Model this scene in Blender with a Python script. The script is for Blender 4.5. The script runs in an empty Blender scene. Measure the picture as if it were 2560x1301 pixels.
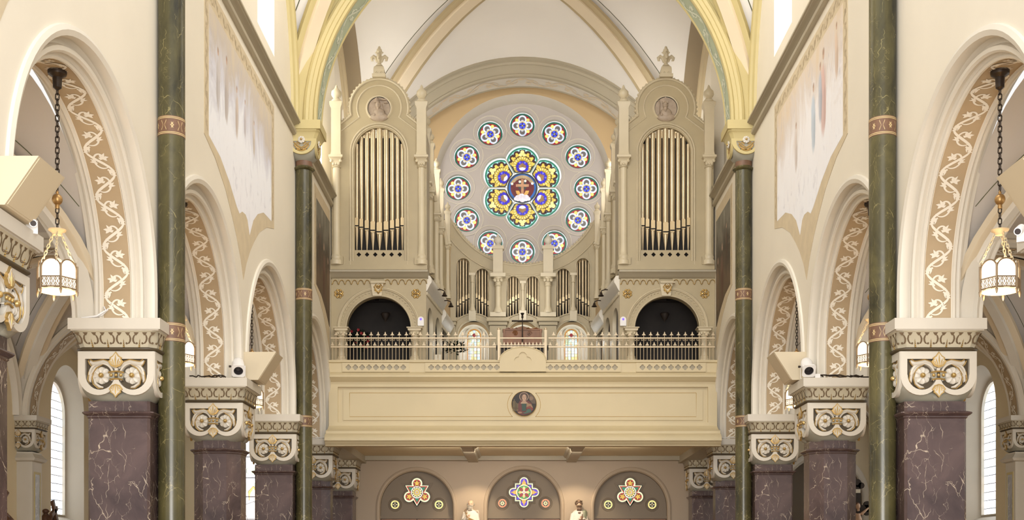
import bpy, bmesh, math, random
from math import pi, sin, cos, tan, radians, sqrt, atan2
from mathutils import Vector, Matrix
from mathutils.geometry import tessellate_polygon

random.seed(7)
SC = bpy.context.scene
COL = SC.collection
# ------------------------------------------------------------------ camera, world, light, exposure
F, U0, V0, EYE, CX = 3070.0, 1296.0, 1412.0, 2.0, -0.11      # focal length in pixels of a 2560 x 1301 frame, level camera with lens shift
cam_d = bpy.data.cameras.new('camera')
cam = bpy.data.objects.new('camera', cam_d); COL.objects.link(cam)
cam.location = (CX, 0, EYE); cam.rotation_euler = (pi/2, 0, 0)
cam_d.sensor_fit = 'HORIZONTAL'; cam_d.sensor_width = 36.0
cam_d.lens = 36.0*F/2560.0
cam_d.shift_x = (1280-U0)/2560.0
cam_d.shift_y = (V0-650.5)/2560.0
cam_d.clip_end = 200
SC.camera = cam

world = bpy.data.worlds.new('daylight'); SC.world = world; world.use_nodes = True
bg = world.node_tree.nodes['Background']
bg.inputs['Color'].default_value = (1.0, 0.98, 0.955, 1)
bg.inputs['Strength'].default_value = 0.75

def area(name, loc, target, sx, sy, power, color=(1, .985, .965)):
    d = bpy.data.lights.new(name, 'AREA'); d.shape = 'RECTANGLE'; d.size = sx; d.size_y = sy
    d.energy = power; d.color = color
    o = bpy.data.objects.new(name, d); COL.objects.link(o); o.location = loc
    o.rotation_euler = (Vector(target)-Vector(loc)).to_track_quat('-Z', 'Y').to_euler()
    return o
def point(name, loc, power, color=(1, .85, .62), r=.08, parent=None):
    d = bpy.data.lights.new(name, 'POINT'); d.energy = power; d.color = color; d.shadow_soft_size = r
    o = bpy.data.objects.new(name, d); COL.objects.link(o); o.location = loc
    if parent: o.parent = parent
    return o
def spot(name, loc, target, power, angle, color=(1, .8, .55), r=.05):
    d = bpy.data.lights.new(name, 'SPOT'); d.energy = power; d.color = color; d.spot_size = radians(angle); d.spot_blend = .6; d.shadow_soft_size = r
    o = bpy.data.objects.new(name, d); COL.objects.link(o); o.location = loc
    o.rotation_euler = (Vector(target)-Vector(loc)).to_track_quat('-Z', 'Y').to_euler()
    return o
# sanctuary windows behind the photographer, and the clerestory daylight of the near nave bay
area('sanctuary_daylight', (0, -3, 8), (0, 30, 9), 12, 9, 1050)
area('near_clerestory_daylight', (0, 13, 15.6), (0, 22, 6), 8, 5, 400)
area('organ_fill_light', (0, 19.5, 14.6), (0, 34, 11.0), 5, 2.5, 250, (1, .985, .97))  # unseen fill added above the frame to brighten organ and rose wall
area('vault_fill_light', (0, -2.5, 2.2), (0, 26, 14.0), 7, 3, 1250, (1, .985, .97))  # fill light added behind the camera to lift the vault
area('under_gallery_fill', (0, 31.6, 4.85), (0, 34.9, 2.6), 6, .5, 60, (1, .9, .78))  # fill added below the gallery to lighten the back wall
SC.view_settings.view_transform = 'Standard'; SC.view_settings.look = 'None'
SC.view_settings.gamma = 1.0; SC.view_settings.use_curve_mapping = False
SC.view_settings.exposure = 0.4

# ------------------------------------------------------------------ helpers
def PX(u, y): return CX+(u-U0)*y/F
def PZ(v, y): return EYE+(V0-v)*y/F

def lin(c):
    if isinstance(c, str): c = [int(c[i:i+2], 16) for i in (0, 2, 4)]
    r = []
    for x in c[:3]:
        x = x/255.0
        r.append(x/12.92 if x <= .04045 else ((x+.055)/1.055)**2.4)
    return (r[0], r[1], r[2], 1.0)

def nodes(name):
    m = bpy.data.materials.new(name); m.use_nodes = True
    nt = m.node_tree; b = nt.nodes['Principled BSDF']
    return m, nt, b
def ramp(nt, pts):
    r = nt.nodes.new('ShaderNodeValToRGB'); e = r.color_ramp.elements
    while len(e) > 1: e.remove(e[-1])
    e[0].position = pts[0][0]; e[0].color = pts[0][1]
    for p, c in pts[1:]:
        x = e.new(p); x.color = c
    return r
def tex(nt, scale, detail=4, rough=.5, dist=0, coord='Object', sc=(1, 1, 1)):
    tc = nt.nodes.new('ShaderNodeTexCoord'); mp = nt.nodes.new('ShaderNodeMapping')
    mp.inputs['Scale'].default_value = sc
    n = nt.nodes.new('ShaderNodeTexNoise')
    n.inputs['Scale'].default_value = scale; n.inputs['Detail'].default_value = detail
    n.inputs['Roughness'].default_value = rough; n.inputs['Distortion'].default_value = dist
    nt.links.new(tc.outputs[coord], mp.inputs[0]); nt.links.new(mp.outputs[0], n.inputs['Vector'])
    return n
def paint(name, c, rough=.55, var=.06, scale=3.0, metal=0, bump=0):
    m, nt, b = nodes(name)
    a = lin(c)
    n = tex(nt, scale)
    lo = tuple(x*(1-var) for x in a[:3])+(1,); hi = tuple(min(1, x*(1+var)) for x in a[:3])+(1,)
    r = ramp(nt, [(.3, lo), (.7, hi)])
    nt.links.new(n.outputs['Fac'], r.inputs[0]); nt.links.new(r.outputs[0], b.inputs['Base Color'])
    b.inputs['Roughness'].default_value = rough; b.inputs['Metallic'].default_value = metal
    if bump:
        bp = nt.nodes.new('ShaderNodeBump'); bp.inputs['Strength'].default_value = bump
        n2 = tex(nt, scale*12); nt.links.new(n2.outputs['Fac'], bp.inputs['Height']); nt.links.new(bp.outputs[0], b.inputs['Normal'])
    return m
def marble(name, dark, light, vein, sc, vw, rough=.22, stretch=(1, 1, 1)):
    m, nt, b = nodes(name)
    n = tex(nt, sc, 6, .6, .6, sc=stretch); r = ramp(nt, [(.32, lin(dark)), (.68, lin(light))])
    nt.links.new(n.outputs['Fac'], r.inputs[0])
    col = r.outputs[0]
    for k, (s, w) in enumerate(((sc*1.25, vw), (sc*2.4, vw*1.5), (sc*1.0, vw*.9))):
        tc = nt.nodes.new('ShaderNodeTexCoord'); mp = nt.nodes.new('ShaderNodeMapping')
        mp.inputs['Rotation'].default_value = (.35+.3*k, .62-.55*k, .4+.9*k); mp.inputs['Scale'].default_value = (1, 1, .42)
        wn = tex(nt, s*2.2, 3); wv = nt.nodes.new('ShaderNodeMix'); wv.data_type = 'VECTOR'; wv.inputs[0].default_value = .16
        nt.links.new(tc.outputs['Object'], wv.inputs[4]); nt.links.new(wn.outputs['Color'], wv.inputs[5]); nt.links.new(wv.outputs[1], mp.inputs[0])
        v = nt.nodes.new('ShaderNodeTexVoronoi'); v.feature = 'DISTANCE_TO_EDGE'; v.inputs['Scale'].default_value = s*1.5
        nt.links.new(mp.outputs[0], v.inputs['Vector'])
        rr = ramp(nt, [(0.0, (1, 1, 1, 1)), (w, (0, 0, 0, 1))]); nt.links.new(v.outputs['Distance'], rr.inputs[0])
        g = tex(nt, sc*2.6+k, 3); gr = ramp(nt, [(.45, (0, 0, 0, 1)), (.60, (1, 1, 1, 1))]); nt.links.new(g.outputs['Fac'], gr.inputs[0])
        mu = nt.nodes.new('ShaderNodeMath'); mu.operation = 'MULTIPLY'
        nt.links.new(rr.outputs[0], mu.inputs[0]); nt.links.new(gr.outputs[0], mu.inputs[1])
        mx = nt.nodes.new('ShaderNodeMix'); mx.data_type = 'RGBA'
        nt.links.new(mu.outputs[0], mx.inputs[0]); nt.links.new(col, mx.inputs[6]); mx.inputs[7].default_value = lin(vein)
        col = mx.outputs[2]
    nt.links.new(col, b.inputs['Base Color']); b.inputs['Roughness'].default_value = rough
    return m
def glow(name, c, s):
    m, nt, b = nodes(name)
    b.inputs['Base Color'].default_value = lin(c); b.inputs['Emission Color'].default_value = lin(c); b.inputs['Emission Strength'].default_value = s
    return m
def colattr(name, strength=0.0, rough=.4):
    m, nt, b = nodes(name)
    a = nt.nodes.new('ShaderNodeVertexColor'); a.layer_name = 'Col'
    b.inputs['Roughness'].default_value = rough
    if not strength: nt.links.new(a.outputs[0], b.inputs['Base Color'])
    if strength:
        dk = nt.nodes.new('ShaderNodeMix'); dk.data_type = 'RGBA'; dk.inputs[0].default_value = .82; nt.links.new(a.outputs[0], dk.inputs[6]); dk.inputs[7].default_value = (.01, .01, .01, 1)
        nt.links.new(dk.outputs[2], b.inputs['Base Color'])
        n = tex(nt, 9, 3); r = ramp(nt, [(.3, (.62, .62, .62, 1)), (.7, (1.1, 1.1, 1.1, 1))]); nt.links.new(n.outputs['Fac'], r.inputs[0])
        mx = nt.nodes.new('ShaderNodeMix'); mx.data_type = 'RGBA'; mx.blend_type = 'MULTIPLY'; mx.inputs[0].default_value = 1
        nt.links.new(a.outputs[0], mx.inputs[6]); nt.links.new(r.outputs[0], mx.inputs[7])
        nt.links.new(mx.outputs[2], b.inputs['Emission Color']); b.inputs['Emission Strength'].default_value = strength
    return m

M = dict(
    cream=paint('cream_wall_paint', (227, 219, 202), .6, .03, .8),
    white=paint('ivory_trim_paint', (217, 210, 196), .5, .03, 2),
    stone=paint('ivory_capital_paint', (203, 196, 183), .45, .03, 2),
    bell=paint('grey_capital_bell', (150, 147, 134), .4, .05, 3),
    olive=paint('dark_olive_recess', (72, 60, 40), .5, .1, 6),
    frz=paint('putty_frieze_paint', (188, 179, 156), .5, .05, 5),
    hook=paint('brown_hook_paint', (98, 78, 52), .5, .08, 6),
    gold=paint('gold_leaf', (190, 160, 102), .32, .22, 14, metal=.65),
    petal=paint('silver_white_petal', (206, 200, 188), .4, .06, 14),
    tan=paint('tan_painted_band', (174, 152, 120), .6, .06, 3),
    scroll=paint('pale_stencil_scroll', (232, 224, 208), .55, .03, 4),
    purple=marble('plum_brown_marble', (56, 43, 44), (96, 78, 76), (206, 190, 168), 1.5, .0055),
    green=marble('olive_green_marble', (32, 32, 22), (100, 93, 58), (156, 144, 96), 1.6, .0048, .27, (1, 1, .5)),
    greym=marble('pale_grey_marble', (150, 152, 158), (196, 196, 200), (230, 230, 232), 2.0, .02, .3),
    band=paint('brown_stencil_band', (112, 82, 62), .5, .2, 10),
    bandl=paint('straw_stencil_line', (200, 176, 128), .5, .08, 10),
    arch=paint('olive_lit_arch_paint', (192, 177, 126), .5, .03, 1),  # olive tint of the light on the great arch put into the paint
    vault=paint('pale_vault_plaster', (240, 235, 227), .7, .025, .5),
    brown=paint('umber_rib_band', (152, 134, 104), .6, .05, 1),
    rib=paint('buff_rib_paint', (186, 168, 132), .6, .04, 1),
    ribl=paint('ivory_rib_paint', (222, 206, 178), .6, .03, 1),
    aisle=paint('aisle_vault_plaster', (200, 193, 185), .7, .04, .6),
    aislew=paint('aisle_wall_paint', (222, 208, 176), .6, .04, .6),
    line=paint('dark_green_stencil_line', (86, 88, 58), .6, .1, 5),
    organ=paint('olive_buff_organ_paint', (174, 159, 126), .45, .05, 2),
    organl=paint('pale_buff_organ_trim', (204, 191, 162), .4, .05, 2),
    pipe=paint('champagne_pipe_metal', (198, 180, 148), .3, .08, 4, metal=.55),
    lip=paint('pipe_mouth_metal', (206, 184, 142), .4, .06, 5, metal=.3),
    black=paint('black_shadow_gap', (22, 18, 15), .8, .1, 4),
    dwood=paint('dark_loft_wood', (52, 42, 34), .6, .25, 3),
    wood=paint('walnut_console_wood', (138, 90, 50), .4, .25, 5),
    balc=paint('buff_balcony_paint', (211, 195, 158), .5, .04, .8),
    balcg=paint('grey_buff_moulding', (170, 160, 138), .5, .05, .8),
    rose=paint('stone_grey_rose_wall', (194, 186, 180), .65, .03, 1),
    tanw=paint('tan_end_wall_paint', (204, 176, 132), .65, .04, .5),
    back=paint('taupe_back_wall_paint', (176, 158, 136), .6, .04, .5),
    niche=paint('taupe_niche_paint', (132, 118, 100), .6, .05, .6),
    iron=paint('dark_bronze_iron', (58, 48, 40), .4, .2, 20, metal=.6),
    brass=paint('aged_brass', (176, 138, 86), .35, .12, 12, metal=.7),
    rail=paint('painted_metal_rail', (200, 182, 152), .4, .06, 8, metal=.3),
    box=paint('beige_speaker_paint', (206, 192, 164), .5, .02, 2),
    whitep=paint('white_enamel', (232, 230, 228), .35, .02, 4),
    dark=paint('dark_lens', (60, 56, 58), .2, .1, 8),
    milk=glow('milk_lantern_glass', (255, 240, 214), 1.5),
    bowl=glow('lantern_bowl_glass', (255, 222, 160), .9),
    day=glow('bright_clerestory_glass', (255, 252, 240), 2.6),
    sky=glow('pale_window_glass', (240, 246, 252), 2.2),
    glass=colattr('stained_glass', .95), glassw=colattr('daylit_glass', 2.4), lantern=paint('bronze_lantern_frame', (142, 120, 92), .4, .12, 12, metal=.4),
    flat=colattr('painted_picture', 0, .55),
    brownst=paint('brown_carved_statue', (104, 74, 56), .5, .25, 8),
    plaster=paint('white_statue_plaster', (224, 210, 192), .5, .06, 8),
    skin=paint('painted_statue_skin', (206, 170, 140), .5, .06, 8),
    hairg=paint('grey_statue_hair', (178, 168, 154), .6, .2, 20),
    hairb=paint('brown_statue_hair', (104, 82, 64), .6, .2, 20),
    relief=paint('pinkish_stone_relief', (168, 150, 130), .5, .15, 10),
    floor=paint('worn_wood_floor', (168, 140, 104), .35, .15, 2),
    violet=glow('violet_indicator', (110, 80, 220), .8),
    paper=paint('white_paper', (232, 222, 200), .7, .03, 5),
    plant=paint('dark_green_leaf', (40, 56, 40), .6, .3, 8),
    red=paint('red_flower_petal', (150, 28, 36), .6, .2, 8),
)
M['ochre'] = paint('ochre_stencil_line', (176, 142, 72), .5, .08, 6)
M['teal'] = paint('grey_green_arch_band', (176, 186, 160), .55, .05, 3)
M['teals'] = paint('pale_arch_scroll', (216, 220, 200), .55, .04, 3)

class MB:
    """Collects shapes and links them as ONE mesh object."""
    def __init__(s): s.v = []; s.f = []; s.m = []; s.c = []; s.T = Matrix(); s.hasc = False
    def add(s, vs, fs, m=0, c=None):
        n = len(s.v)
        for p in vs:
            q = s.T @ Vector(p); s.v.append((q.x, q.y, q.z))
        for f in fs:
            s.f.append(tuple(n+i for i in f)); s.m.append(m); s.c.append(c)
        if c is not None: s.hasc = True
    def box(s, c, d, m=0, R=None):
        x, y, z = d[0]/2, d[1]/2, d[2]/2
        vs = [Vector((a, b, e)) for a in (-x, x) for b in (-y, y) for e in (-z, z)]
        if R is not None: vs = [R @ v for v in vs]
        c = Vector(c)
        s.add([v+c for v in vs], [(0, 1, 3, 2), (4, 6, 7, 5), (0, 4, 5, 1), (2, 3, 7, 6), (0, 2, 6, 4), (1, 5, 7, 3)], m)
    def skin(s, rings, cu=False, cv=False, m=0, caps=False):
        n = len(rings); k = len(rings[0]); vs = [p for r in rings for p in r]; fs = []
        for i in range(n if cv else n-1):
            for j in range(k if cu else k-1):
                a, b = i, (i+1) % n; c, d = j, (j+1) % k
                fs.append((a*k+c, a*k+d, b*k+d, b*k+c))
        if caps: fs.append(tuple(range(k-1, -1, -1))); fs.append(tuple((n-1)*k+j for j in range(k)))
        s.add(vs, fs, m)
    def lathe(s, prof, n=16, o=(0, 0, 0), m=0, axis='z', sx=1, sy=1, a0=0, caps=True):
        rings = []
        for r, z in prof:
            ring = []
            for j in range(n):
                a = a0+2*pi*j/n
                p = (r*cos(a)*sx, r*sin(a)*sy, z)
                if axis == 'y': p = (p[0], p[2], p[1])
                if axis == 'x': p = (p[2], p[0], p[1])
                ring.append((o[0]+p[0], o[1]+p[1], o[2]+p[2]))
            rings.append(ring)
        s.skin(rings, cu=True, m=m, caps=caps)
    def tube(s, pts, r, n=8, m=0, closed=False):
        pts = [Vector(p) for p in pts]; N = len(pts); rings = []
        up = None
        for i, p in enumerate(pts):
            a = pts[i-1] if (i > 0 or closed) else p; b = pts[(i+1) % N] if (i < N-1 or closed) else p
            t = (b-a)
            if t.length < 1e-9: t = Vector((0, 0, 1))
            t.normalize()
            if up is None:
                up = Vector((0, 0, 1)) if abs(t.z) < .9 else Vector((1, 0, 0))
            side = t.cross(up)
            if side.length < 1e-6: side = t.orthogonal()
            side.normalize(); up = side.cross(t).normalized()
            rr = r[i] if isinstance(r, (list, tuple)) else r
            rings.append([p+side*(rr*cos(2*pi*j/n))+up*(rr*sin(2*pi*j/n)) for j in range(n)])
        s.skin(rings, cu=True, cv=closed, m=m, caps=not closed)
    def ball(s, c, r, n=12, m=0, R=None):
        rx, ry, rz = (r, r, r) if not isinstance(r, (tuple, list)) else r
        k = max(5, n//2); rings = []
        c = Vector(c)
        for i in range(k+1):
            t = -pi/2+pi*i/k; rr = max(1e-3, cos(t))
            ring = [Vector((rx*rr*cos(2*pi*j/n), ry*rr*sin(2*pi*j/n), rz*sin(t))) for j in range(n)]
            if R is not None: ring = [R @ p for p in ring]
            rings.append([p+c for p in ring])
        s.skin(rings, cu=True, m=m, caps=True)
    def plate(s, outer, holes=(), fn=None, d0=0., d1=.05, m=0, mside=None, c=None, back=True):
        """A flat plate with holes: outlines in the plane (a, b), depth from d0 (front) to d1 (back)."""
        loops = [list(outer)]+[list(h) for h in holes]
        tris = tessellate_polygon([[Vector((a, b, 0)) for a, b in l] for l in loops])
        flat = [p for l in loops for p in l]; n = len(flat)
        fv = [fn(a, b, d0) for a, b in flat]
        if d1 is None:
            s.add(fv, tris, m, c); return
        bv = [fn(a, b, d1) for a, b in flat]
        s.add(fv, tris, m, c)
        if back: s.add(bv, [tuple(reversed(t)) for t in tris], m, c)
        o = 0
        for l in loops:
            k = len(l)
            s.add([fv[o+i] for i in range(k)]+[bv[o+i] for i in range(k)], [(i, (i+1) % k, k+(i+1) % k, k+i) for i in range(k)], m if mside is None else mside, c)
            o += k
    def ribbon(s, pts, w, fn, d, m=0, c=None):
        """A flat ribbon along a plane path (a, b) with width w (a number or a list)."""
        n = len(pts); L = []; Rr = []
        for i in range(n):
            a = pts[max(0, i-1)]; b = pts[min(n-1, i+1)]
            tx, ty = b[0]-a[0], b[1]-a[1]; l = sqrt(tx*tx+ty*ty) or 1
            ww = (w[i] if isinstance(w, (list, tuple)) else w)/2
            L.append((pts[i][0]-ty/l*ww, pts[i][1]+tx/l*ww)); Rr.append((pts[i][0]+ty/l*ww, pts[i][1]-tx/l*ww))
        vs = [fn(a, b, d) for a, b in L]+[fn(a, b, d) for a, b in Rr]
        s.add(vs, [(i, i+1, n+i+1, n+i) for i in range(n-1)], m, c)
    def poly(s, pts, fn, d, m=0, c=None):
        s.plate(pts, (), fn, d, None, m, None, c)
    def build(s, name, mats, parent=None, angle=35, kind=None, label=None, remesh=0):
        me = bpy.data.meshes.new(name); me.from_pydata(s.v, [], s.f)
        if not isinstance(mats, (list, tuple)): mats = [mats]
        for m in mats: me.materials.append(m)
        if len(mats) > 1: me.polygons.foreach_set('material_index', s.m)
        if s.hasc:
            ca = me.color_attributes.new('Col', 'FLOAT_COLOR', 'CORNER'); buf = []
            for p, c in zip(me.polygons, s.c):
                buf.extend((lin(c) if c is not None else (1, 1, 1, 1))*p.loop_total)
            ca.data.foreach_set('color', buf)
        bm = bmesh.new(); bm.from_mesh(me); bmesh.ops.recalc_face_normals(bm, faces=bm.faces[:]); bm.to_mesh(me); bm.free()
        me.polygons.foreach_set('use_smooth', [True]*len(me.polygons)); me.set_sharp_from_angle(angle=radians(angle))
        o = bpy.data.objects.new(name, me); COL.objects.link(o)
        if parent: o.parent = parent
        if kind: o['kind'] = kind
        if label: o['label'] = label
        if remesh:
            md = o.modifiers.new('remesh', 'REMESH'); md.mode = 'VOXEL'; md.voxel_size = remesh; md.use_smooth_shade = True
            sm = o.modifiers.new('soft', 'SMOOTH'); sm.factor = .5; sm.iterations = 2
        return o

def thing(name, label, cat, loc=(0, 0, 0), rz=0, group=None):
    o = bpy.data.objects.new(name, None); COL.objects.link(o); o.empty_display_size = .1
    o.location = loc; o.rotation_euler = (0, 0, rz); o['label'] = label; o['category'] = cat; o['kind'] = 'thing'
    if group: o['group'] = group
    return o
def tag(o, label, cat, group=None):
    o['label'] = label; o['category'] = cat; o['kind'] = 'thing'
    if group: o['group'] = group
    return o
def copy_tree(o, loc, rz=None, label=None, skip=()):
    def rec(a, par):
        c = a.copy(); COL.objects.link(c); c.parent = par
        for ch in a.children:
            if ch.name.split('.')[0] not in skip: rec(ch, c)
        return c
    r = rec(o, None); r.location = loc
    if rz is not None: r.rotation_euler = (0, 0, rz)
    if label: r['label'] = label
    return r
def arc(cx, cy, r, a0, a1, n=24):
    return [(cx+r*cos(a0+(a1-a0)*i/n), cy+r*sin(a0+(a1-a0)*i/n)) for i in range(n+1)]
def circ(cx, cy, r, n=32, a0=0):
    return [(cx+r*cos(a0+2*pi*i/n), cy+r*sin(a0+2*pi*i/n)) for i in range(n)]
def arched(cx, hw, z0, zs, n=24):
    """outline of a round-headed opening: feet at z0, springing at zs"""
    return [(cx-hw, z0), (cx+hw, z0)]+arc(cx, zs, hw, 0, pi, n)
def lobes(cx, cy, r, d, k=4, n=10, a0=pi/2):
    """k-foil outline"""
    pts = []
    for i in range(k):
        a = a0+2*pi*i/k; ox, oy = cx+d*cos(a), cy+d*sin(a)
        half = pi/k
        # angle from lobe centre to the cusp between lobes
        q = d*cos(half)+sqrt(max(1e-9, r*r-(d*sin(half))**2))
        bx, by = q*cos(half)-d, q*sin(half)
        b = atan2(by, bx)
        for j in range(n):
            t = -b+2*b*j/n
            pts.append((ox+r*cos(a+t), oy+r*sin(a+t)))
    return pts
def XZ(y0, sgn=1):               # plate plane facing the camera; depth grows away from it
    return lambda a, b, d: (a, y0+d*sgn, b)
# ------------------------------------------------------------------ dimensions (metres; nave axis x = 0, depth +y)
PY = [10.82+4.83*k for k in range(6)]       # pier centres
PXC = 5.08                                    # pier axis from nave axis
WX, WX2 = 4.70, 5.46                          # nave face and aisle face of the arcade wall
ZCAP = 5.03                                   # top of the arcade capitals
ZA = 5.35                                     # centre of the arcade arches (stilted)
ZS = 11.03                                    # string course and vault springing
AX = 10.35                                    # aisle outer wall
Y0 = 8.4                                      # nearest modelled wall edge
YB = 34.9                                     # back wall
SIDES = ((-1, 'left'), (1, 'right'))

def side_fn(s, x0): return lambda a, b, d: (s*(x0+d), a, b)
def structure(mb, name, mats, parent=None, **k): return mb.build(name, mats, parent, kind='structure', **k)

# floor
fl = MB(); fl.box((0, 17, -.05), (22, 40, .1)); structure(fl, 'floor', M['floor'])

# ------------------------------------------------------------------ arcade walls
def arch_path(yc, r, n=40):
    return [(yc+r, ZCAP)]+[(yc+r*cos(pi*i/n), ZA+r*sin(pi*i/n)) for i in range(n+1)]+[(yc-r, ZCAP)]
BAYS = [PY[0]-2.415]+[(PY[k]+PY[k+1])/2 for k in range(5)]
PROF = [(0, 2.28), (-.03, 2.27), (-.05, 2.22), (-.03, 2.165), (.02, 2.15), (.09, 2.17), (.14, 2.145), (.13, 2.10), (.075, 2.075), (.075, 2.03), (.10, 2.01), (.15, 2.03), (.17, 2.0), (.155, 1.97), (.17, 1.95), (.195, 1.95), (.205, 1.965), (.21, 1.975)]
RB = 1.975
def scroll_paths(length, half, unit, mirror=1):
    """stencil of a running vine with acanthus curls: list of (path, widths) in (s, t)"""
    out = []
    n = max(2, int(round(length/unit))); u = length/n
    for k in range(n):
        sg = 1 if k % 2 == 0 else -1
        s0 = k*u
        # vine: crosses the band once in every unit
        st = [(s0+u*q/10.0, -sg*half*.86*cos(pi*q/10.0)) for q in range(11)]
        out.append((st, [half*(.11+.09*sin(pi*q/10.0)) for q in range(11)]))
        # curl thrown off the vine into the bay, ending in a fan of leaf fingers
        c = (s0+u*.60, -sg*half*.16); pts = []; w = []
        for i in range(25):
            q = i/24.0; a = (-.75+1.65*q)*pi; r = half*(.72-.58*q*q)
            pts.append((c[0]+r*sin(a), c[1]+sg*r*cos(a)*.92)); w.append(half*(.05+.09*sin(pi*min(1, q*1.1))))
        out.append((pts, w))
        o = pts[-1]
        for a, ln in ((-.62, .34), (-.34, .46), (-.08, .50), (.20, .46), (.46, .32)):
            ang = (a+.20)*pi; e = (o[0]+half*ln*cos(ang), o[1]-sg*half*ln*sin(ang))
            m_ = ((o[0]*.45+e[0]*.55)+half*.05*sin(ang), (o[1]*.45+e[1]*.55)+sg*half*.05*cos(ang))
            out.append(([o, m_, e], [half*.09, half*.20, half*.01]))
        # feathery leaf tufts along the edges
        for q0, t0, lst in ((.95, .72, ((-.10, .26), (.16, .26), (.40, .14))), (.12, -.50, ((-.42, -.10), (-.34, -.34), (-.05, -.44))), (.45, .30, ((.05, .42), (.30, .36), (.44, .16)))):
            bx, by = s0+u*q0, sg*t0*half
            for dx, dy in lst:
                e = (bx+dx*half, by+sg*dy*half)
                out.append(([(bx-dx*half*.25, by-sg*dy*half*.25), ((bx*.5+e[0]*.5)+half*.03, by*.5+e[1]*.5), e], [half*.06, half*.16, half*.01]))
    return [([(min(length-.004, max(.004, a)), max(-half, min(half, b))) for a, b in p], w) for p, w in out]
def soffit_map(s, yc, r):
    L0 = ZA-ZCAP; Lh = r*pi
    def fn(a, b, d):
        rr = r-d
        if a < L0: y, z = yc+rr, ZCAP+a
        elif a < L0+Lh:
            t = (a-L0)/r; y, z = yc+rr*cos(t), ZA+rr*sin(t)
        else: y, z = yc-rr, ZA-(a-L0-Lh)
        return (s*(PXC+b), y, z)
    return fn
band_me = {}
for s, nm in SIDES:
    w = MB()
    out = [(Y0-.2, 11.2)]
    out.append((35.2, 11.2)); out.append((35.2, ZCAP))
    for yc in reversed(BAYS[1:]): out += [(y, z) for y, z in arch_path(yc, 2.28)]
    # half arch of the nearest bay
    yc = BAYS[0]
    out += [(yc+2.28, ZCAP)]+[(yc+2.28*cos(pi*i/40), ZA+2.28*sin(pi*i/40)) for i in range(21)]
    out.append((Y0-.2, ZA+2.28))
    out2 = [(a, min(b, 9.2)) for a, b in out]
    w.plate(out, (), side_fn(s, WX), 0, None)
    w.plate(out2, (), side_fn(s, WX2), 0, None)
    wall = structure(w, 'wall_'+nm, M['cream'])
    # mouldings and painted soffits, one set per arch
    for k, yc in enumerate(BAYS):
        p0 = 0 if k else 0
        mm = MB()
        for mir in (0, 1):
            rings = []
            for i in range(len(arch_path(yc, 2))):
                ring = []
                for dx, r in PROF:
                    y, z = arch_path(yc, r)[i]
                    x = WX+dx if not mir else WX2-dx
                    ring.append((s*x, y, z))
                rings.append(ring)
            mm.skin(rings)
        structure(mm, 'arch_molding', M['white'], wall)
        bb = MB(); rings = []
        for i in range(len(arch_path(yc, 2))):
            y, z = arch_path(yc, RB)[i]
            rings.append([(s*(WX+.21), y, z), (s*(WX2-.21), y, z)])
        bb.skin(rings); structure(bb, 'painted_soffit', M['tan'], wall)
        sc = MB(); fn = soffit_map(s, yc, RB); Lt = RB*pi+2*(ZA-ZCAP)
        for q_, (pts, ww) in enumerate(scroll_paths(Lt, .165, .30)): sc.ribbon(pts, ww, fn, .004+.0004*(q_ % 15))
        for t in (-.168, .168):
            sc.ribbon([(Lt*i/60, t) for i in range(61)], .006, fn, .004)
        structure(sc, 'stencil_scroll', M['scroll'], wall)
    # solid wall below the springing is carried by the piers; upper wall with clerestory openings
    up = MB(); holes = []; wins = []
    for yc, hw, z0, zs, dep, hw2, lit in ((18.6, .75, 11.55, 14.0, .45, .6, 'day'), (22.35, .75, 11.55, 14.0, .45, .6, 'day'), (29.55, 1.2, 11.35, 13.85, .28, .78, 'day' if s < 0 else 'sky')):
        holes.append(arched(yc, hw, z0, zs)); wins.append((yc, hw, z0, zs, dep, hw2, lit))
    up.plate([(Y0-.2, 11.0), (35.2, 11.0), (35.2, 16.6), (Y0-.2, 16.6)], holes, side_fn(s, WX), 0, None)
    for yc, hw, z0, zs, dep, hw2, lit in wins:
        f = side_fn(s, WX)
        up.skin([[f(a, b, 0) for a, b in arched(yc, hw, z0, zs)], [f(a, b, dep) for a, b in arched(yc, hw2, z0+.25, zs)]], cu=True)
    structure(up, 'wall_clerestory_'+nm, M['cream'])
    for yc, hw, z0, zs, dep, hw2, lit in wins:
        g = MB(); g.plate(arched(yc, hw2+.02, z0+.22, zs), (), side_fn(s, WX+dep-.01), 0, .03)
        wo = structure(g, 'window_clerestory_'+nm, M[lit] if not (s > 0 and yc > 25) else M['cream'])
        h = MB()
        for z in [z0+.5+.55*j for j in range(5)]: h.box((s*(WX+dep-.03), yc, z), (.03, hw2*2, .02))
        h.box((s*(WX+dep-.03), yc, (z0+zs)/2+.3), (.03, .02, zs-z0+.9))
        if yc < 25: structure(h, 'glazing_bar', M['stone'], wo)
    # string course
    st = MB(); pr = [(0, 10.74), (-.04, 10.74), (-.075, 10.765), (-.085, 10.80), (-.075, 10.835), (-.03, 10.85), (-.025, 10.875), (-.05, 10.91), (-.10, 10.935), (-.14, 10.94), (-.14, 10.96), (-.17, 10.965), (-.17, 11.0), (-.15, 11.02), (.02, 11.04)]
    st.skin([[(s*(WX+dx), y, z) for dx, z in pr] for y in (Y0, PY[3]-.33)]); st.skin([[(s*(WX+dx), y, z) for dx, z in pr] for y in (PY[3]+.36, 33.6)])
    structure(st, 'trim_string_course_'+nm, M['balcg'])

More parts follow.
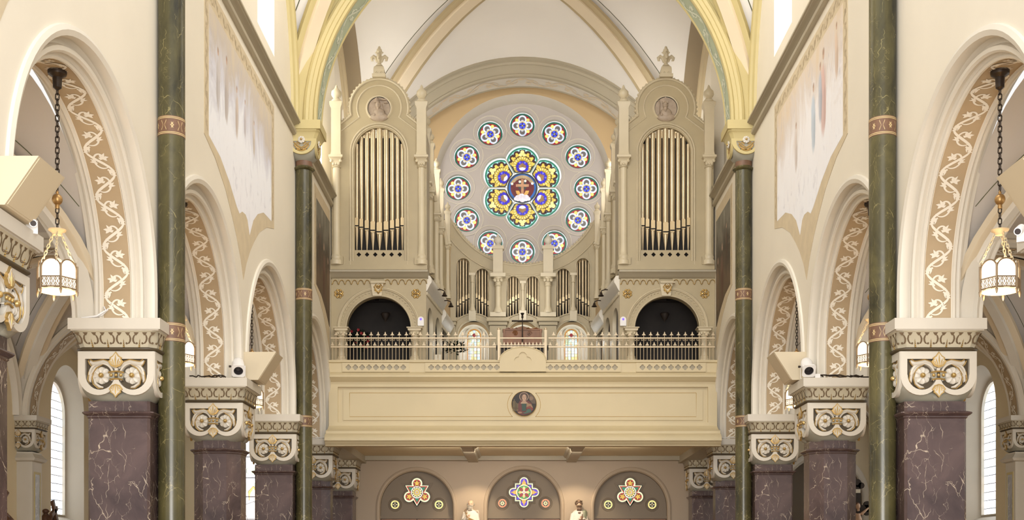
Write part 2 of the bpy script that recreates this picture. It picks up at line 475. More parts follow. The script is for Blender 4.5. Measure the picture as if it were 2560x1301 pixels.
# ------------------------------------------------------------------ groin vaults
def groin(name, xc, a, y0, y1, spring, h, d, mat, ribs, lw, parent=None, n=22):
    yc, b = (y0+y1)/2, (y1-y0)/2
    def z(x, y, web):
        p, q = (x-xc)/a, (y-yc)/b
        k = q if web == 'x' else p
        return spring+h*sqrt(max(0, 1-k*k))+d*(1-p*p)*(1-q*q)
    w = MB()
    for web in 'xy':
        for sg in (-1, 1):
            rings = []
            for i in range(n+1):
                t = sin(pi/2*i/n)
                ring = []
                for j in range(2*n+1):
                    q = sin(pi/2*(j-n)/n)
                    if web == 'x': x, y = xc+sg*a*t, yc+b*t*q
                    else: x, y = xc+a*t*q, yc+sg*b*t
                    ring.append((x, y, z(x, y, web)))
                rings.append(ring)
            w.skin(rings)
    c = structure(w, name, mat, parent, angle=30)
    if ribs:
        for k, (wd, dp, mt) in enumerate(ribs):
            r = MB()
            for sx in (-1, 1):
                rings = []
                nn = Vector((b, -sx*a, 0)).normalized()
                for i in range(2*n+1):
                    t = sin(pi/2*(i-n)/n)
                    x, y = xc+sx*a*t, yc+b*t
                    zz = z(x, y, 'x')
                    e = nn*(wd/2)
                    # lean the rib inwards near the springing so that it stands proud of the groin
                    inn = Vector((-sx*a*t, -b*t, 0)); 
                    inn = inn.normalized()*dp*abs(t) if inn.length > 1e-6 else Vector((0, 0, 0))
                    P = Vector((x, y, zz))
                    dn = Vector((0, 0, -dp*sqrt(max(.02, 1-t*t))))
                    rings.append([P+e, P+e+inn*.85+dn*.85, P+e*.86+inn+dn, P-e*.86+inn+dn, P-e+inn*.85+dn*.85, P-e])
                r.skin(rings)
            structure(r, 'rib', mt, c)
        ln_ = MB(); o_ = ribs[0][0]/2+.05
        for sx in (-1, 1):
            for sd in (-1, 1):
                pts = []
                for i in range(2*n+1):
                    t = sin(pi/2*(i-n)/n)*.985
                    if abs(t) < .02: continue
                    x, y = xc+sx*a*t, yc+b*t; nn = Vector((b, -sx*a, 0)).normalized()*o_*sd
                    p_, q_ = x+nn.x, y+nn.y
                    web = 'x' if abs((q_-yc)/b) < abs((p_-xc)/a) else 'y'
                    pp, qq = (p_-xc)/a, (q_-yc)/b
                    if abs(pp) > 1 or abs(qq) > 1: continue
                    pts.append((p_, q_, z(p_, q_, web)-.004))
                if len(pts) > 3: ln_.tube(pts, lw, 4)
        structure(ln_, 'stencil_line', M['line'], c)
    return c, z
cv, zf = groin('ceiling', 0, 4.75, PY[3], 33.7, ZS, 4.85, .55, M['vault'], ((.62, .10, M['rib']), (.34, .17, M['ribl'])), .010)
groin('ceiling', 0, 4.75, PY[1], PY[3], ZS, 4.45, .6, M['vault'], ((.5, .12, M['arch']), (.28, .2, M['ribl'])), .012)
# wall ribs (formerets) on both sides of both bays
for s, nm in SIDES:
    for y0, y1, mt in ((PY[1], PY[3], 'arch'), (PY[3], 33.7, 'rib')):
        yc, b = (y0+y1)/2, (y1-y0)/2-.38
        r = MB(); rings = []
        for i in range(49):
            t = pi*i/48; y, z = yc+b*cos(t), ZS+4.4*sin(t)
            ny, nz = -cos(t), -sin(t)
            ring = []
            for dx, o in ((0.02, -.14), (-.10, -.14), (-.14, -.09), (-.12, -.03), (-.07, 0), (-.08, .04), (-.05, .10), (0, .12), (.02, .12)):
                ring.append((s*(WX+dx), y+ny*o, z+nz*o))
            rings.append(ring)
        r.skin(rings); structure(r, 'trim_wall_rib_'+nm, M[mt])
        if mt == 'rib':
            r = MB(); b2 = (y1-y0)/2; rings = []
            for i in range(49):
                q = sin(-pi/2+pi*i/48)*.96
                rings.append([(s*x, yc+b2*q, zf(s*x, yc+b2*q, 'x')-.025) for x in (4.70, 4.60, 4.48, 4.36, 4.24)]+[(s*4.24, yc+b2*q, zf(s*4.24, yc+b2*q, 'x')+.01)])
            r.skin(rings); structure(r, 'trim_rib_band_'+nm, M['brown'])

# great transverse arches: one on the green columns, one framing the rose wall
def cross_arch(name, y0, y1, R, Ro, zc, zfoot, mface, mband, mscroll, parent=None):
    prof = [(y0, Ro+.4), (y0, Ro), (y0-.04, Ro-.02), (y0-.06, Ro-.07), (y0-.03, Ro-.12), (y0, Ro-.13), (y0+.01, R+.10), (y0-.02, R+.07), (y0-.02, R+.02), (y0+.03, R), (y0+.09, R+.01), (y0+.1, R+.02)]
    back = [(y1-.1, R+.02), (y1-.05, R), (y1, R+.04), (y1, Ro+.4)]
    def path(r): 
        return [(r, zfoot)]+[(r*cos(pi*i/64), zc+r*sin(pi*i/64)) for i in range(65)]+[(-r, zfoot)]
    w = MB(); n = len(path(1))
    for pr in (prof, back):
        w.skin([[(path(r)[i][0], y, path(r)[i][1]) for y, r in pr] for i in range(n)])
    o = structure(w, name, mface, parent)
    bb = MB(); bb.skin([[(path(R+.02)[i][0], y, path(R+.02)[i][1]) for y in (y0+.1, y1-.1)] for i in range(n)])
    structure(bb, 'painted_soffit', mband, o)
    sc = MB(); Lt = pi*R
    def fn(a, b, d): t = a/R; return ((R+.02-d)*cos(t), (y0+y1)/2+b, zc+(R+.02-d)*sin(t))
    hb = (y1-y0)/2-.12
    for q_, (pts, ww) in enumerate(scroll_paths(Lt, hb, .55)): sc.ribbon(pts, ww, fn, .005+.0004*(q_ % 15))
    structure(sc, 'stencil_scroll', mscroll, o)
cross_arch('trim_transverse_arch', PY[3]-.33, PY[3]+.36, 4.2, 4.5, ZS, ZS, M['arch'], M['teal'], M['teals'])
cross_arch('trim_rose_arch', 33.6, 34.4, 4.2, 4.66, 11.15, 9.2, M['balcg'], M['white'], M['ribl'])

# ------------------------------------------------------------------ aisles
for s, nm in SIDES:
    ow = MB(); holes = []; wins = []
    for k, yc in enumerate([PY[0]-2.415]+BAYS[1:]):
        holes.append(arched(yc+.2, 1.02, 2.95, 5.5)); wins.append(yc+.2)
    ow.plate([(5.8, 0), (35.4, 0), (35.4, 8.2), (5.8, 8.2)], holes, side_fn(s, AX), 0, None)
    for yc in wins:
        f = side_fn(s, AX)
        ow.skin(m=1, rings=[[f(a, b, 0) for a, b in arched(yc, 1.02, 2.95, 5.5)], [f(a, b, .45) for a, b in arched(yc, .74, 3.15, 5.45)]], cu=True)  # white paint puts the window light into the splays
    structure(ow, 'wall_aisle_'+nm, [M['aislew'], M['white']])
    for k, yc in enumerate(wins):
        g = MB(); rnd = random.Random(k*7+(1 if s > 0 else 0)); f = side_fn(s, AX+.40)
        pal = [(255, 255, 255), (250, 252, 255), (255, 252, 248), (240, 248, 252), (246, 250, 244), (252, 246, 232), (226, 238, 250), (248, 240, 244)]
        z = 3.1; row = 0
        while z < 6.2:
            hh = .19
            for j in range(4):
                a0 = yc-.74+.37*j
                g.plate([(a0+.008, z+.008), (a0+.362, z+.008), (a0+.362, z+hh-.008), (a0+.008, z+hh-.008)], (), f, -.004, None, 0, None, rnd.choice(pal))
            z += hh
        g.plate(arched(yc, .76, 3.1, 5.46), (), f, .0, .03, 0, None, (34, 32, 36))
        wo = structure(g, 'window_%d' % (k+(2 if s < 0 else 20)), M['glassw'])
        fr = MB(); fr.skin([[side_fn(s, AX+dd)(a, b, 0) for a, b in arched(yc, hh, 3.1+zz, 5.46)] for dd, hh, zz in ((.38, .78, 0), (.33, .76, .03), (.33, .70, .05), (.39, .68, .06))], cu=True)
        structure(fr, 'window_frame', M['white'], wo)
    # aisle vaults
    for k in range(6):
        y0 = PY[0]-4.83+4.83*k
        groin('ceiling_aisle_'+nm, s*7.905, 2.445, y0, y0+4.83, ZCAP, 2.35, .35, M['aisle'], ((.46, .09, M['ribl']), (.2, .15, M['white'])), .0065, n=14)
    # transverse arches of the aisle with painted soffits
    for k in range(6):
        y = PY[k]; R = 2.2
        t = MB(); rings = []
        prof = [(y-.3, R+.3), (y-.3, R+.14), (y-.34, R+.1), (y-.3, R+.06), (y-.3, R+.02), (y-.26, R), (y-.2, R+.01), (y+.2, R+.01), (y+.26, R), (y+.3, R+.04), (y+.3, R+.3)]
        for i in range(41):
            a = pi*i/40
            rings.append([(s*(7.905+r*cos(a)), yy, ZCAP+r*sin(a)) for yy, r in prof])
        t.skin(rings); o = structure(t, 'trim_aisle_arch_'+nm, M['white'])
        b = MB(); b.skin([[(s*(7.905+(R+.005)*cos(pi*i/40)), yy, ZCAP+(R+.005)*sin(pi*i/40)) for yy in (y-.17, y+.17)] for i in range(41)]); structure(b, 'painted_soffit', M['tan'], o)
        sc = MB(); fn = lambda a, bb, d: (s*(7.905+(R-d)*cos(a/R)), y+bb, ZCAP+(R-d)*sin(a/R))
        for q_, (pts, ww) in enumerate(scroll_paths(pi*R, .15, .30)): sc.ribbon(pts, ww, fn, .002+.0004*(q_ % 15))
        structure(sc, 'stencil_scroll', M['scroll'], o)
    # dark green stencil triangles on the vault webs
    # wall arches over the aisle windows
    for yc in [PY[0]-2.415]+BAYS[1:]:
        t = MB(); rings = []
        for i in range(33):
            a = pi*i/32
            rings.append([(s*(AX+dx), yc+r*cos(a), ZCAP+r*sin(a)) for dx, r in ((.02, 2.16), (-.10, 2.16), (-.15, 2.11), (-.12, 2.06), (-.12, 2.0), (-.05, 1.96), (.02, 1.96))])
        t.skin(rings); structure(t, 'trim_aisle_wall_arch_'+nm, M['white'])
    # end wall of the aisle
    e = MB(); x0, x1 = (5.3, 10.5)
    if s < 0:
        hole = [arched(-7.9, .85, 1.6, 5.2)]
    else:
        hole = [arched(8.62, 1.12, .02, 3.95)]
    e.plate([(s*x0, 0), (s*x1, 0), (s*x1, 8.2), (s*x0, 8.2)], hole, XZ(35.2), 0, .3)
    structure(e, 'wall_aisle_end_'+nm, M['aislew'])
    if s < 0:
        # stained window with a praying figure in water
        g = MB(); x = -7.9; fz = XZ(35.42); LD = (40, 34, 38)
        g.plate(arched(x, .86, 1.6, 5.2), (), fz, 0, .03, 0, None, LD)
        g.poly(arched(x, .83, 1.62, 5.2), fz, -.003, 0, (250, 252, 255))
        G = lambda l: [(x+a, b) for a, b in l]
        g.poly(G([(-.8, 1.9), (.8, 1.9), (.8, 2.75), (-.8, 2.75)]), fz, -.005, 0, (190, 226, 240)); g.poly(G([(-.8, 4.1), (.8, 4.1), (.8, 4.35), (-.8, 4.35)]), fz, -.005, 0, (216, 232, 200))
        def pane(l, c, k): g.poly(G(l), fz, -.007-.002*k, 0, LD); cx = sum(p[0] for p in l)/len(l); cy = sum(p[1] for p in l)/len(l); g.poly(G([(cx+(p[0]-cx)*.93, cy+(p[1]-cy)*.95) for p in l]), fz, -.008-.002*k, 0, c)
        sk = (252, 240, 230)
        pane([(-.02, 2.1), (.12, 2.1), (.14, 2.75), (.0, 2.8)], sk, 1); pane([(.18, 2.1), (.32, 2.1), (.34, 2.8), (.18, 2.8)], sk, 1)
        pane([(-.06, 2.75), (.38, 2.75), (.42, 3.05), (-.08, 3.1)], (255, 252, 250), 2); pane([(-.06, 3.1), (.40, 3.1), (.44, 3.72), (.16, 3.82), (-.12, 3.72)], sk, 2)
        pane([(-.16, 3.66), (-.05, 3.4), (.16, 3.62), (.36, 3.4), (.48, 3.66), (.3, 3.22), (.0, 3.22)], (250, 232, 220), 3)
        pane([(.05, 3.82), (.25, 3.82), (.30, 4.0), (.24, 4.16), (.08, 4.16), (.02, 4.0)], (250, 226, 208), 3); pane([(.02, 3.8), (.06, 4.05), (.15, 4.2), (.26, 4.05), (.29, 3.8), (.31, 4.1), (.15, 4.27), (-.01, 4.1)], (206, 160, 100), 4)
        for a, b, c in ((-.3, 2.3, (214, 180, 90)), (.6, 2.4, (214, 180, 90)), (-.35, 4.6, (200, 190, 230)), (.5, 4.8, (220, 200, 190)), (.1, 4.7, (196, 216, 180)), (-.5, 3.6, (150, 200, 190)), (.62, 3.5, (206, 214, 150)), (.1, 1.75, (150, 110, 170))): pane([(a+.17*cos(q), b+.13*sin(q)) for q in [2*pi*i/7 for i in range(7)]], c, 2)
        for z in (1.9, 2.75, 3.3, 3.95, 4.5, 5.1): g.poly(G([(-.83, z-.012), (.83, z-.012), (.83, z+.012), (-.83, z+.012)]), fz, -.022, 0, LD)
        structure(g, 'window_40', M['glassw'])
    else:
        al = MB(); al.skin([[(a, y, b) for a, b in arched(8.62, r, .02, 3.95)] for y, r in ((35.2, 1.12), (36.3, 1.10))], cu=True); al.plate(arched(8.62, 1.14, 0, 3.95), (), XZ(36.28), 0, .05)
        structure(al, 'wall_alcove', M['niche'])
        am = MB(); am.skin([[(a, y, b) for a, b in arched(8.62, r, .02, 3.95)[1:]] for y, r in ((35.19, 1.32), (35.14, 1.31), (35.13, 1.25), (35.16, 1.18), (35.14, 1.14), (35.2, 1.11))]); structure(am, 'trim_alcove_arch', M['white'])
# ------------------------------------------------------------------ piers, columns and pilasters
def superell(h, n, z, k=32):
    out = []
    for j in range(k):
        a = 2*pi*(j+.5)/k; c, s = cos(a), sin(a)
        r = h/((abs(c)**n+abs(s)**n)**(1.0/n)); out.append((r*c, r*s, z))
    return out
def rosette_mb(mb, fn, cx, cz, r, d0, mp=0, mg=1, n=8):
    for k in range(n):
        a = 2*pi*k/n; rings = []
        for q, wd, dp in ((.12, .10, .25), (.35, .24, .42), (.62, .39, .42), (.84, .40, .32), (.96, .22, .18), (1.0, .03, .08)):
            x, z = q*r*cos(a), q*r*sin(a); tx, tz = -sin(a)*wd*r, cos(a)*wd*r
            rings.append([fn(cx+x+tx, cz+z+tz, d0), fn(cx+x+tx*.6, cz+z+tz*.6, d0-dp*r*.7), fn(cx+x, cz+z, d0-dp*r*.42), fn(cx+x-tx*.6, cz+z-tz*.6, d0-dp*r*.7), fn(cx+x-tx, cz+z-tz, d0)])
        mb.skin(rings, m=mp)
    n2 = 10; rings = []
    for q, dp in ((.30, .3), (.28, .5), (.18, .66), (.02, .7)):
        rings.append([fn(cx+q*r*cos(2*pi*j/n2), cz+q*r*sin(2*pi*j/n2), d0-dp*r) for j in range(n2)])
    mb.skin(rings, cu=True, m=mg)
def fleur(mb, fn, cx, z0, w, h, d0, up=1, mg=0, mw=1, n=5):
    """a little gilded palmette: pointed shield with raised ribs"""
    out = [(0, 0), (.30, .10), (.50, .38), (.36, .52), (.40, .62), (.20, .74), (0, 1.0), (-.20, .74), (-.40, .62), (-.36, .52), (-.50, .38), (-.30, .10)]
    mb.plate([(cx+a*w, z0+up*b*h) for a, b in out], (), fn, d0-.022, d0+.01, mg)
    mb.plate([(cx+a*w*.74, z0+up*(.5+(b-.5)*.78)*h) for a, b in out], (), fn, d0-.027, d0-.02, mw)
    for a, b0, b1, wd in ((0, .12, .86, .13), (-.22, .22, .60, .1), (.22, .22, .60, .1), (-.36, .32, .44, .07), (.36, .32, .44, .07)):
        p = [(cx+a*w*.35, z0+up*h*.10), (cx+a*w*.8, z0+up*h*(b0+b1)/2), (cx+a*w, z0+up*h*b1)]
        P = [fn(x, z, d0-.024) for x, z in p]; mb.tube(P, [w*wd*.3, w*wd*.5, w*wd*.12], 6, mg)
def cap_face(block, fn, x, sub):
    """ornaments in the recess of one capital face; fn(a, z, depth), x = scale"""
    for s in (-1, 1):
        r = MB(); rosette_mb(r, fn, s*.19*x, -.69*x, .108*x, .045); r.build('rosette', [M['petal'], M['gold']], block, 50)
        g = MB()
        def P(l, d): return [fn(s*a*x, b*x, d) for a, b in l]
        # acanthus: broad leaf from the centre over the flower to the outer corner, second leaf down the outer side
        l1 = [(.02, -.60), (.08, -.545), (.16, -.525), (.235, -.545), (.285, -.55), (.325, -.525), (.335, -.50)]
        g.tube(P(l1, .035), [.018*x, .03*x, .034*x, .038*x, .036*x, .026*x, .008*x], 6, 0)
        l2 = [(.19, -.55), (.27, -.60), (.325, -.68), (.335, -.76), (.318, -.775)]
        g.tube(P(l2, .035), [.012*x, .026*x, .028*x, .02*x, .006*x], 6, 0)
        l3 = [(.27, -.60), (.295, -.70), (.27, -.79), (.215, -.83), (.17, -.835)]
        g.tube(P(l3, .04), [.01*x, .018*x, .022*x, .02*x, .008*x], 6, 0)
        for l in ([(.03, -.575), (.09, -.517), (.165, -.492), (.24, -.508), (.29, -.515), (.335, -.485), (.352, -.51), (.335, -.55), (.30, -.59)],
                  [(.30, -.59), (.345, -.65), (.36, -.74), (.335, -.79)], [(.28, -.66), (.305, -.72), (.29, -.80), (.23, -.852), (.165, -.85)], [(.15, -.545), (.25, -.60), (.305, -.68)]):
            g.tube(P(l, .018), [.004*x]+[.0085*x]*(len(l)-2)+[.004*x], 6, 1)
        g.build('acanthus_scroll', [M['stone'], M['gold']], block, 60)
    c = MB(); fleur(c, fn, 0, -.60*x, .19*x, .20*x, 0.0); c.build('gilded_palmette', [M['gold'], M['stone']], block, 30)
    c = MB(); fleur(c, fn, 0, -.80*x, .17*x, -.17*x, 0.0); 
    fleur_z = [(0, 0)]
    c.build('gilded_drop', [M['gold'], M['stone']], block, 30)
    b = MB()
    for z0, w0 in ((-.645, .095), (-.735, .078)):
        b.tube([fn(a*w0*x, (z0-.014*a*a)*x, -.004) for a in [-1+.25*i for i in range(9)]], .012*x, 6, 0)
    for a in (-.06, 0, .06): b.ball(fn(a*x, -.69*x, -.006), .022*x, 8, 0)
    b.plate([(-.085*x, -.73*x), (.085*x, -.73*x), (.095*x, -.65*x), (-.095*x, -.65*x)], (), fn, .0, .06, 1)
    b.build('beaded_clasp', [M['gold'], M['bell']], block, 50)
def rot_face(q, half):
    """plane of one side of a square capital: q quarter turns, outer face at distance half from the axis"""
    R = Matrix.Rotation(q*pi/2, 3, 'Z')
    return lambda a, b, d: R @ Vector((a, -half+d, b))
def capital(root, x=1.0, faces=(0, 1, 2, 3), slab=(0, -.137), off=(0, 0, ZCAP)):
    before = set(root.children)
    """capital with its top at z = 0 of root; x scales everything"""
    a = MB(); h = .5675*x
    a.box((0, 0, (slab[0]+slab[1])/2*x), (2*h, 2*h, (slab[0]-slab[1])*x)); a.box((0, 0, -.143*x), (2*h*.955, 2*h*.955, .012*x))
    ab = a.build('abacus', M['stone'], root)
    f = MB()
    rings = [superell(hh*x, 60, z*x) for hh, z in ((.545, -.149), (.53, -.165), (.525, -.17), (.475, -.345))]
    f.skin(rings, cu=True, m=0)
    for q in faces:
        R = Matrix.Rotation(q*pi/2, 3, 'Z')
        def fn(p, b, d):
            hh = (.475+.05*b)*x; return R @ Vector((p*hh/.5, -hh-.001*x+d*x, (-.345+.175*b)*x))
        for c in (-.5, -.3, -.1, .1, .3, .5):
            for s in (-1, 1):
                if abs(c+s*.06) > .5: continue
                hk = [(s*.050, .92), (s*.074, .76), (s*.084, .58), (s*.080, .40), (s*.062, .25), (s*.040, .21), (s*.030, .30)]
                f.ribbon([(c+p, b) for p, b in hk], [.016, .018, .022, .022, .024, .026, .014], fn, -.002, 1)
                f.ball(fn(c+s*.036, .27, 0), (.013*x, .013*x, .013*x), 8, 1)
                f.poly([(c+s*.020, 1.0), (c+s*.080, 1.0), (c+s*.066, .88), (c+s*.050, .78), (c+s*.034, .88)], fn, -.003, 1)
            if abs(c) > .45: continue
            f.poly([(c-.011, .0), (c+.011, .0), (c, .60)], fn, -.003, 1)
            for j in range(4): f.ball(fn(c, .05+.13*j, -.004), (.012-.002*j)*x, 6, 2)
    f.build('frieze', [M['frz'], M['hook'], M['gold']], root)
    bd = MB(); bd.skin([superell(hh*x, 60, z*x) for hh, z in ((.475, -.345), (.50, -.35), (.508, -.365), (.50, -.383), (.485, -.39), (.46, -.40))], cu=True)
    bd.build('bead_molding', paint_bead, root, 60)
    bl = MB()
    def bsec(hh, rc, w, dp, z):
        out = []
        for q in range(4):
            R = Matrix.Rotation(q*pi/2, 3, 'Z')
            pts = [(-hh+rc-rc*cos(t), -hh+rc-rc*sin(t)) for t in [pi/2*i/6 for i in range(7)]]+[(-w-.001, -hh), (-w, -hh+dp), (w, -hh+dp), (w+.001, -hh)]
            out += [R @ Vector((a*x, b*x, z*x)) for a, b in pts]
        return out
    bl.skin([bsec(*p) for p in ((.462, .01, .40, .062, -.395), (.462, .012, .40, .062, -.62), (.462, .03, .40, .062, -.72), (.460, .07, .36, .062, -.80), (.455, .11, .26, .062, -.865), (.445, .15, .16, .03, -.90), (.425, .19, .05, .002, -.94), (.398, .20, .03, .001, -.975), (.365, .18, .02, .001, -1.0), (.345, .16, .02, .001, -1.012))], cu=True, m=0)
    block = bl.build('capital_bell', M['bell'], root, 50)
    for q in faces:
        fn = rot_face(q, .478*x)
        out = [(-.468, -.395), (-.468, -.68)]+arc(-.221, -.69, .247, pi, 2*pi-.46, 14)+arc(.221, -.69, .247, pi+.46, 2*pi, 14)+[(.468, -.68), (.468, -.395)]
        hole = [(-.385, -.488), (-.385, -.68)]+arc(-.2, -.69, .18, pi, 2*pi, 14)+[(-.02, -.60), (.02, -.60)]+arc(.2, -.69, .18, pi, 2*pi, 14)+[(.385, -.68), (.385, -.488)]
        sx = lambda l: [(p*x, r*x) for p, r in l]
        p = MB(); p.plate(sx(out), [sx(hole)], fn, 0, .07*x, 0)
        pl = p.build('lunette_plate', M['stone'], block, 30)
        rc = MB(); rc.plate(sx([(-.40, -.47), (-.40, -.88), (.40, -.88), (.40, -.47)]), (), fn, .055*x, .066*x, 0)
        # twin circular pits framing the flowers
        for s in (-1, 1):
            fnp = fn; ring = []
            rc.skin([[fn((s*.19-s*rr*cos(2*pi*j/36))*x, (-.685+rr*sin(2*pi*j/36))*x, dd*x) for j in range(-3, 19)] for rr, dd in ((.162, .05), (.158, .012), (.135, .008), (.128, .05))], m=1)
        rc.build('recess', [M['olive'], M['stone']], block, 30)
        cap_face(block, fn, x, None)
    for ch in root.children:
        if ch not in before: ch.location = off
    return block
paint_bead = M['olive']
def pier(name, label, loc, octagon, group):
    t = thing(name, label, 'pier', loc, 0, group)
    def sec(h, z):
        if octagon:
            c = h*.50
            return [(-h, -h+c, z), (-h+c, -h, z), (h-c, -h, z), (h, -h+c, z), (h, h-c, z), (h-c, h, z), (-h+c, h, z), (-h, h-c, z)]
        c = .03
        return [(-h, -h+c, z), (-h+c, -h, z), (h-c, -h, z), (h, -h+c, z), (h, h-c, z), (h-c, h, z), (-h+c, h, z), (-h, h-c, z)]
    s = MB(); s.skin([sec(.385, 0.7), sec(.385, ZCAP-1.0)], cu=True, caps=True); s.build('shaft', M['purple'], t)
    n = MB(); n.skin([sec(h, ZCAP+z) for h, z in ((.38, -1.125), (.41, -1.125), (.44, -1.135), (.445, -1.15), (.425, -1.17), (.40, -1.185), (.40, -1.20), (.385, -1.215))], cu=True); n.build('necking', M['purple'], t, 30)
    b = MB(); b.skin([sec(h, z) for h, z in ((.56, 0), (.56, .45), (.52, .5), (.50, .58), (.44, .66), (.385, .72))], cu=True, caps=True); b.build('base', M['greym'], t)
    return t, None
protos = {}
def make_pier(k, s):
    octagon = k % 2 == 0
    nm = ('left', 'right')[s > 0]
    ordn = ('nearest', 'second', 'third', 'fourth', 'fifth', 'farthest')[k]
    bits = ('cut off by the picture edge under a big speaker', 'behind the tall nearest green column', 'whose capital carries a white floodlight', 'behind the farther green column', 'at the balcony end', 'under the balcony against the back wall')[k]
    lab = 'plum marble pier %s, %s of the nave' % (bits, nm) if k else 'plum marble pier under a big speaker, cut by the %s picture edge' % nm
    if octagon not in protos:
        t, _ = pier('marble_pier', lab, (0, 0, 0), octagon, 'marble arcade piers')
        capital(t)
        protos[octagon] = t; o = t
    else: o = copy_tree(protos[octagon], (0, 0, 0))
    o.location = (s*PXC, PY[k] if k < 5 else 34.31, 0); o['label'] = lab; o['group'] = 'marble arcade piers'
for s in (-1, 1):
    for k in range(6): make_pier(k, s)

# green columns carrying the transverse arches
def green_column():
    t = thing('green_column', '', 'column', (0, 0, 0), 0, 'green marble columns')
    c = MB(); c.lathe([(.168, .55), (.168, 10.12)], 40); c.build('shaft', M['green'], t)
    b = MB(); b.lathe([(.26, 0), (.26, .25), (.25, .3), (.23, .36), (.24, .42), (.20, .48), (.172, .56)], 40); b.build('base', M['greym'], t)
    for z in (4.94, 7.55):
        p = MB(); p.lathe([(.1695, z-.12), (.1705, z-.12), (.1705, z+.12), (.1695, z+.12)], 40, m=0)
        fn = lambda a, bb, d: ((.1715-d)*cos(a), (.1715-d)*sin(a), z+bb)
        for zz in (-.105, -.088, .088, .105): p.ribbon([(2*pi*i/48, zz) for i in range(49)], .009, fn, 0, 1)
        for j in range(10):
            a = 2*pi*j/10
            if j % 2: p.ribbon([(a-.2, -.06), (a-.06, 0), (a-.2, .06)], .02, fn, 0, 1); p.ribbon([(a+.2, -.06), (a+.06, 0), (a+.2, .06)], .02, fn, 0, 1)
            else:
                p.poly([(a+.15*cos(q)*(.5 if i % 2 else 1), .05*sin(q)*(.5 if i % 2 else 1)) for i, q in enumerate([2*pi*i/12 for i in range(12)])], fn, 0, 1)
        p.build('painted_band', [M['band'], M['bandl']], t)
    n = MB(); n.lathe([(.16, 10.10), (.20, 10.11), (.225, 10.135), (.20, 10.16), (.175, 10.17), (.165, 10.20)], 40, m=0); n.lathe([(.167, 10.17), (.17, 10.20), (.17, 10.30), (.16, 10.31)], 32, m=1); n.build('necking', [M['green'], M['band']], t)
    cm = t; before = set(t.children)
    h = .40
    a = MB(); a.box((0, 0, -.09), (2*h, 2*h, .18)); a.skin([superell(hh, 60, z) for hh, z in ((.375, -.18), (.375, -.21), (.36, -.22), (.34, -.26), (.315, -.31), (.30, -.36))], cu=True); a.build('abacus', M['arch'], cm)
    bl = MB(); bl.skin([superell(hh, n_, z, 40) for hh, z, n_ in ((.295, -.34, 30), (.285, -.45, 16), (.275, -.55, 8), (.25, -.63, 5), (.22, -.69, 3.5), (.18, -.73, 2.4), (.16, -.75, 2))], cu=True)
    bell = bl.build('capital_bell', M['bell'], cm, 50)
    for q in range(4):
        fn = rot_face(q, .305)
        out = [(-.305, -.35), (.305, -.35)]+arc(0, -.36, .305, 0, -pi, 24)
        hole = [(-.20, -.40), (.20, -.40)]+arc(0, -.41, .20, 0, -pi, 20)
        p = MB(); p.plate(out, [hole], fn, 0, .05); p.build('lunette_plate', M['arch'], bell)
        r = MB(); r.plate([(-.22, -.39), (.22, -.39)]+arc(0, -.41, .22, 0, -pi, 20), (), fn, .03, .05, 0)
        for s in (-1, 1):
            for l in ([(0, -.53), (.06, -.50), (.12, -.45), (.16, -.42), (.185, -.43)], [(.02, -.56), (.10, -.53), (.15, -.47), (.13, -.44), (.10, -.46)], [(.0, -.59), (.05, -.58), (.10, -.565)], [(.03, -.46), (.07, -.43), (.10, -.42)]):
                r.tube([fn(s*a_, b_, .022) for a_, b_ in l], [.012, .02, .018, .012, .005][:len(l)], 6, 1)
        for j in (-1, 0, 1): r.ball(fn(j*.035, -.555, .02), .016, 8, 1)
        r.build('gilded_acanthus', [M['black'], M['gold']], bell, 50)
        z = MB(); rosette_mb(z, fn, 0, -.37, .075, 0.0); z.build('rosette', [M['petal'], M['gold']], bell, 50)
    for ch in t.children:
        if ch not in before: ch.location = (0, 0, ZS)
    return t
gc = green_column()
for i, (s, k, lab) in enumerate(((-1, 1, 'nearer green marble column on the left, rising out of the picture'), (1, 1, 'nearer green marble column on the right, rising out of the picture'), (-1, 3, 'green marble column with gilded capital carrying the great arch on the left'), (1, 3, 'green marble column with gilded capital carrying the great arch on the right'))):
    o = gc if i == 0 else copy_tree(gc, (0, 0, 0))
    o.location = (s*4.53, PY[k], 0); o['label'] = lab

# aisle pilasters
def pilaster():
    t = thing('aisle_pilaster', '', 'pilaster', (0, 0, 0), 0, 'aisle pilasters')      # faces +x
    s = MB(); s.box((0.13, 0, 2.15), (.34, .5, 4.3)); s.box((.12, 0, .2), (.46, .62, .4)); s.build('shaft', M['stone'], t)
    g = MB(); g.box((.302, 0, 2.2), (.012, .26, 3.3), 0); f = lambda a, b, d: (.309-d, a, b)
    g.build('marble_panel', M['greym'], t)
    r = MB(); r.plate([(-.16, .5), (.16, .5), (.16, 3.9), (-.16, 3.9)], [[(-.13, .55), (.13, .55), (.13, 3.85), (-.13, 3.85)]], f, -.006, .01); r.build('panel_frame', M['arch'], t)
    n = MB(); n.skin([[(.13+sx*(.17+e), sy*(.25+e), z) for sx, sy in ((-1, -1), (1, -1), (1, 1), (-1, 1))] for e, z in ((0, 4.10), (.06, 4.12), (.09, 4.17), (.04, 4.22), (.02, 4.25), (0, 4.27))], cu=True); n.build('necking', M['stone'], t)
    capital(t, .70, faces=(0, 1, 2), off=(.05, 0, ZCAP))
    return t
pl = pilaster()
first = True
for s, nm in SIDES:
    for k, wh in ((1, 'nearest'), (2, 'between the aisle windows'), (3, 'beside the tall window jamb'), (4, 'near the end wall')):
        if k in (1,): continue
        o = pl if first else copy_tree(pl, (0, 0, 0)); first = False
        o.location = (s*10.33, PY[k], 0); o.rotation_euler = (0, 0, 0 if s < 0 else pi)
        o['label'] = 'ivory pilaster with grey marble panel, %s aisle wall, %s' % (nm, {2: 'behind the nearest pier', 3: 'beside the lit window jamb', 4: 'farthest one toward the end wall'}[k])
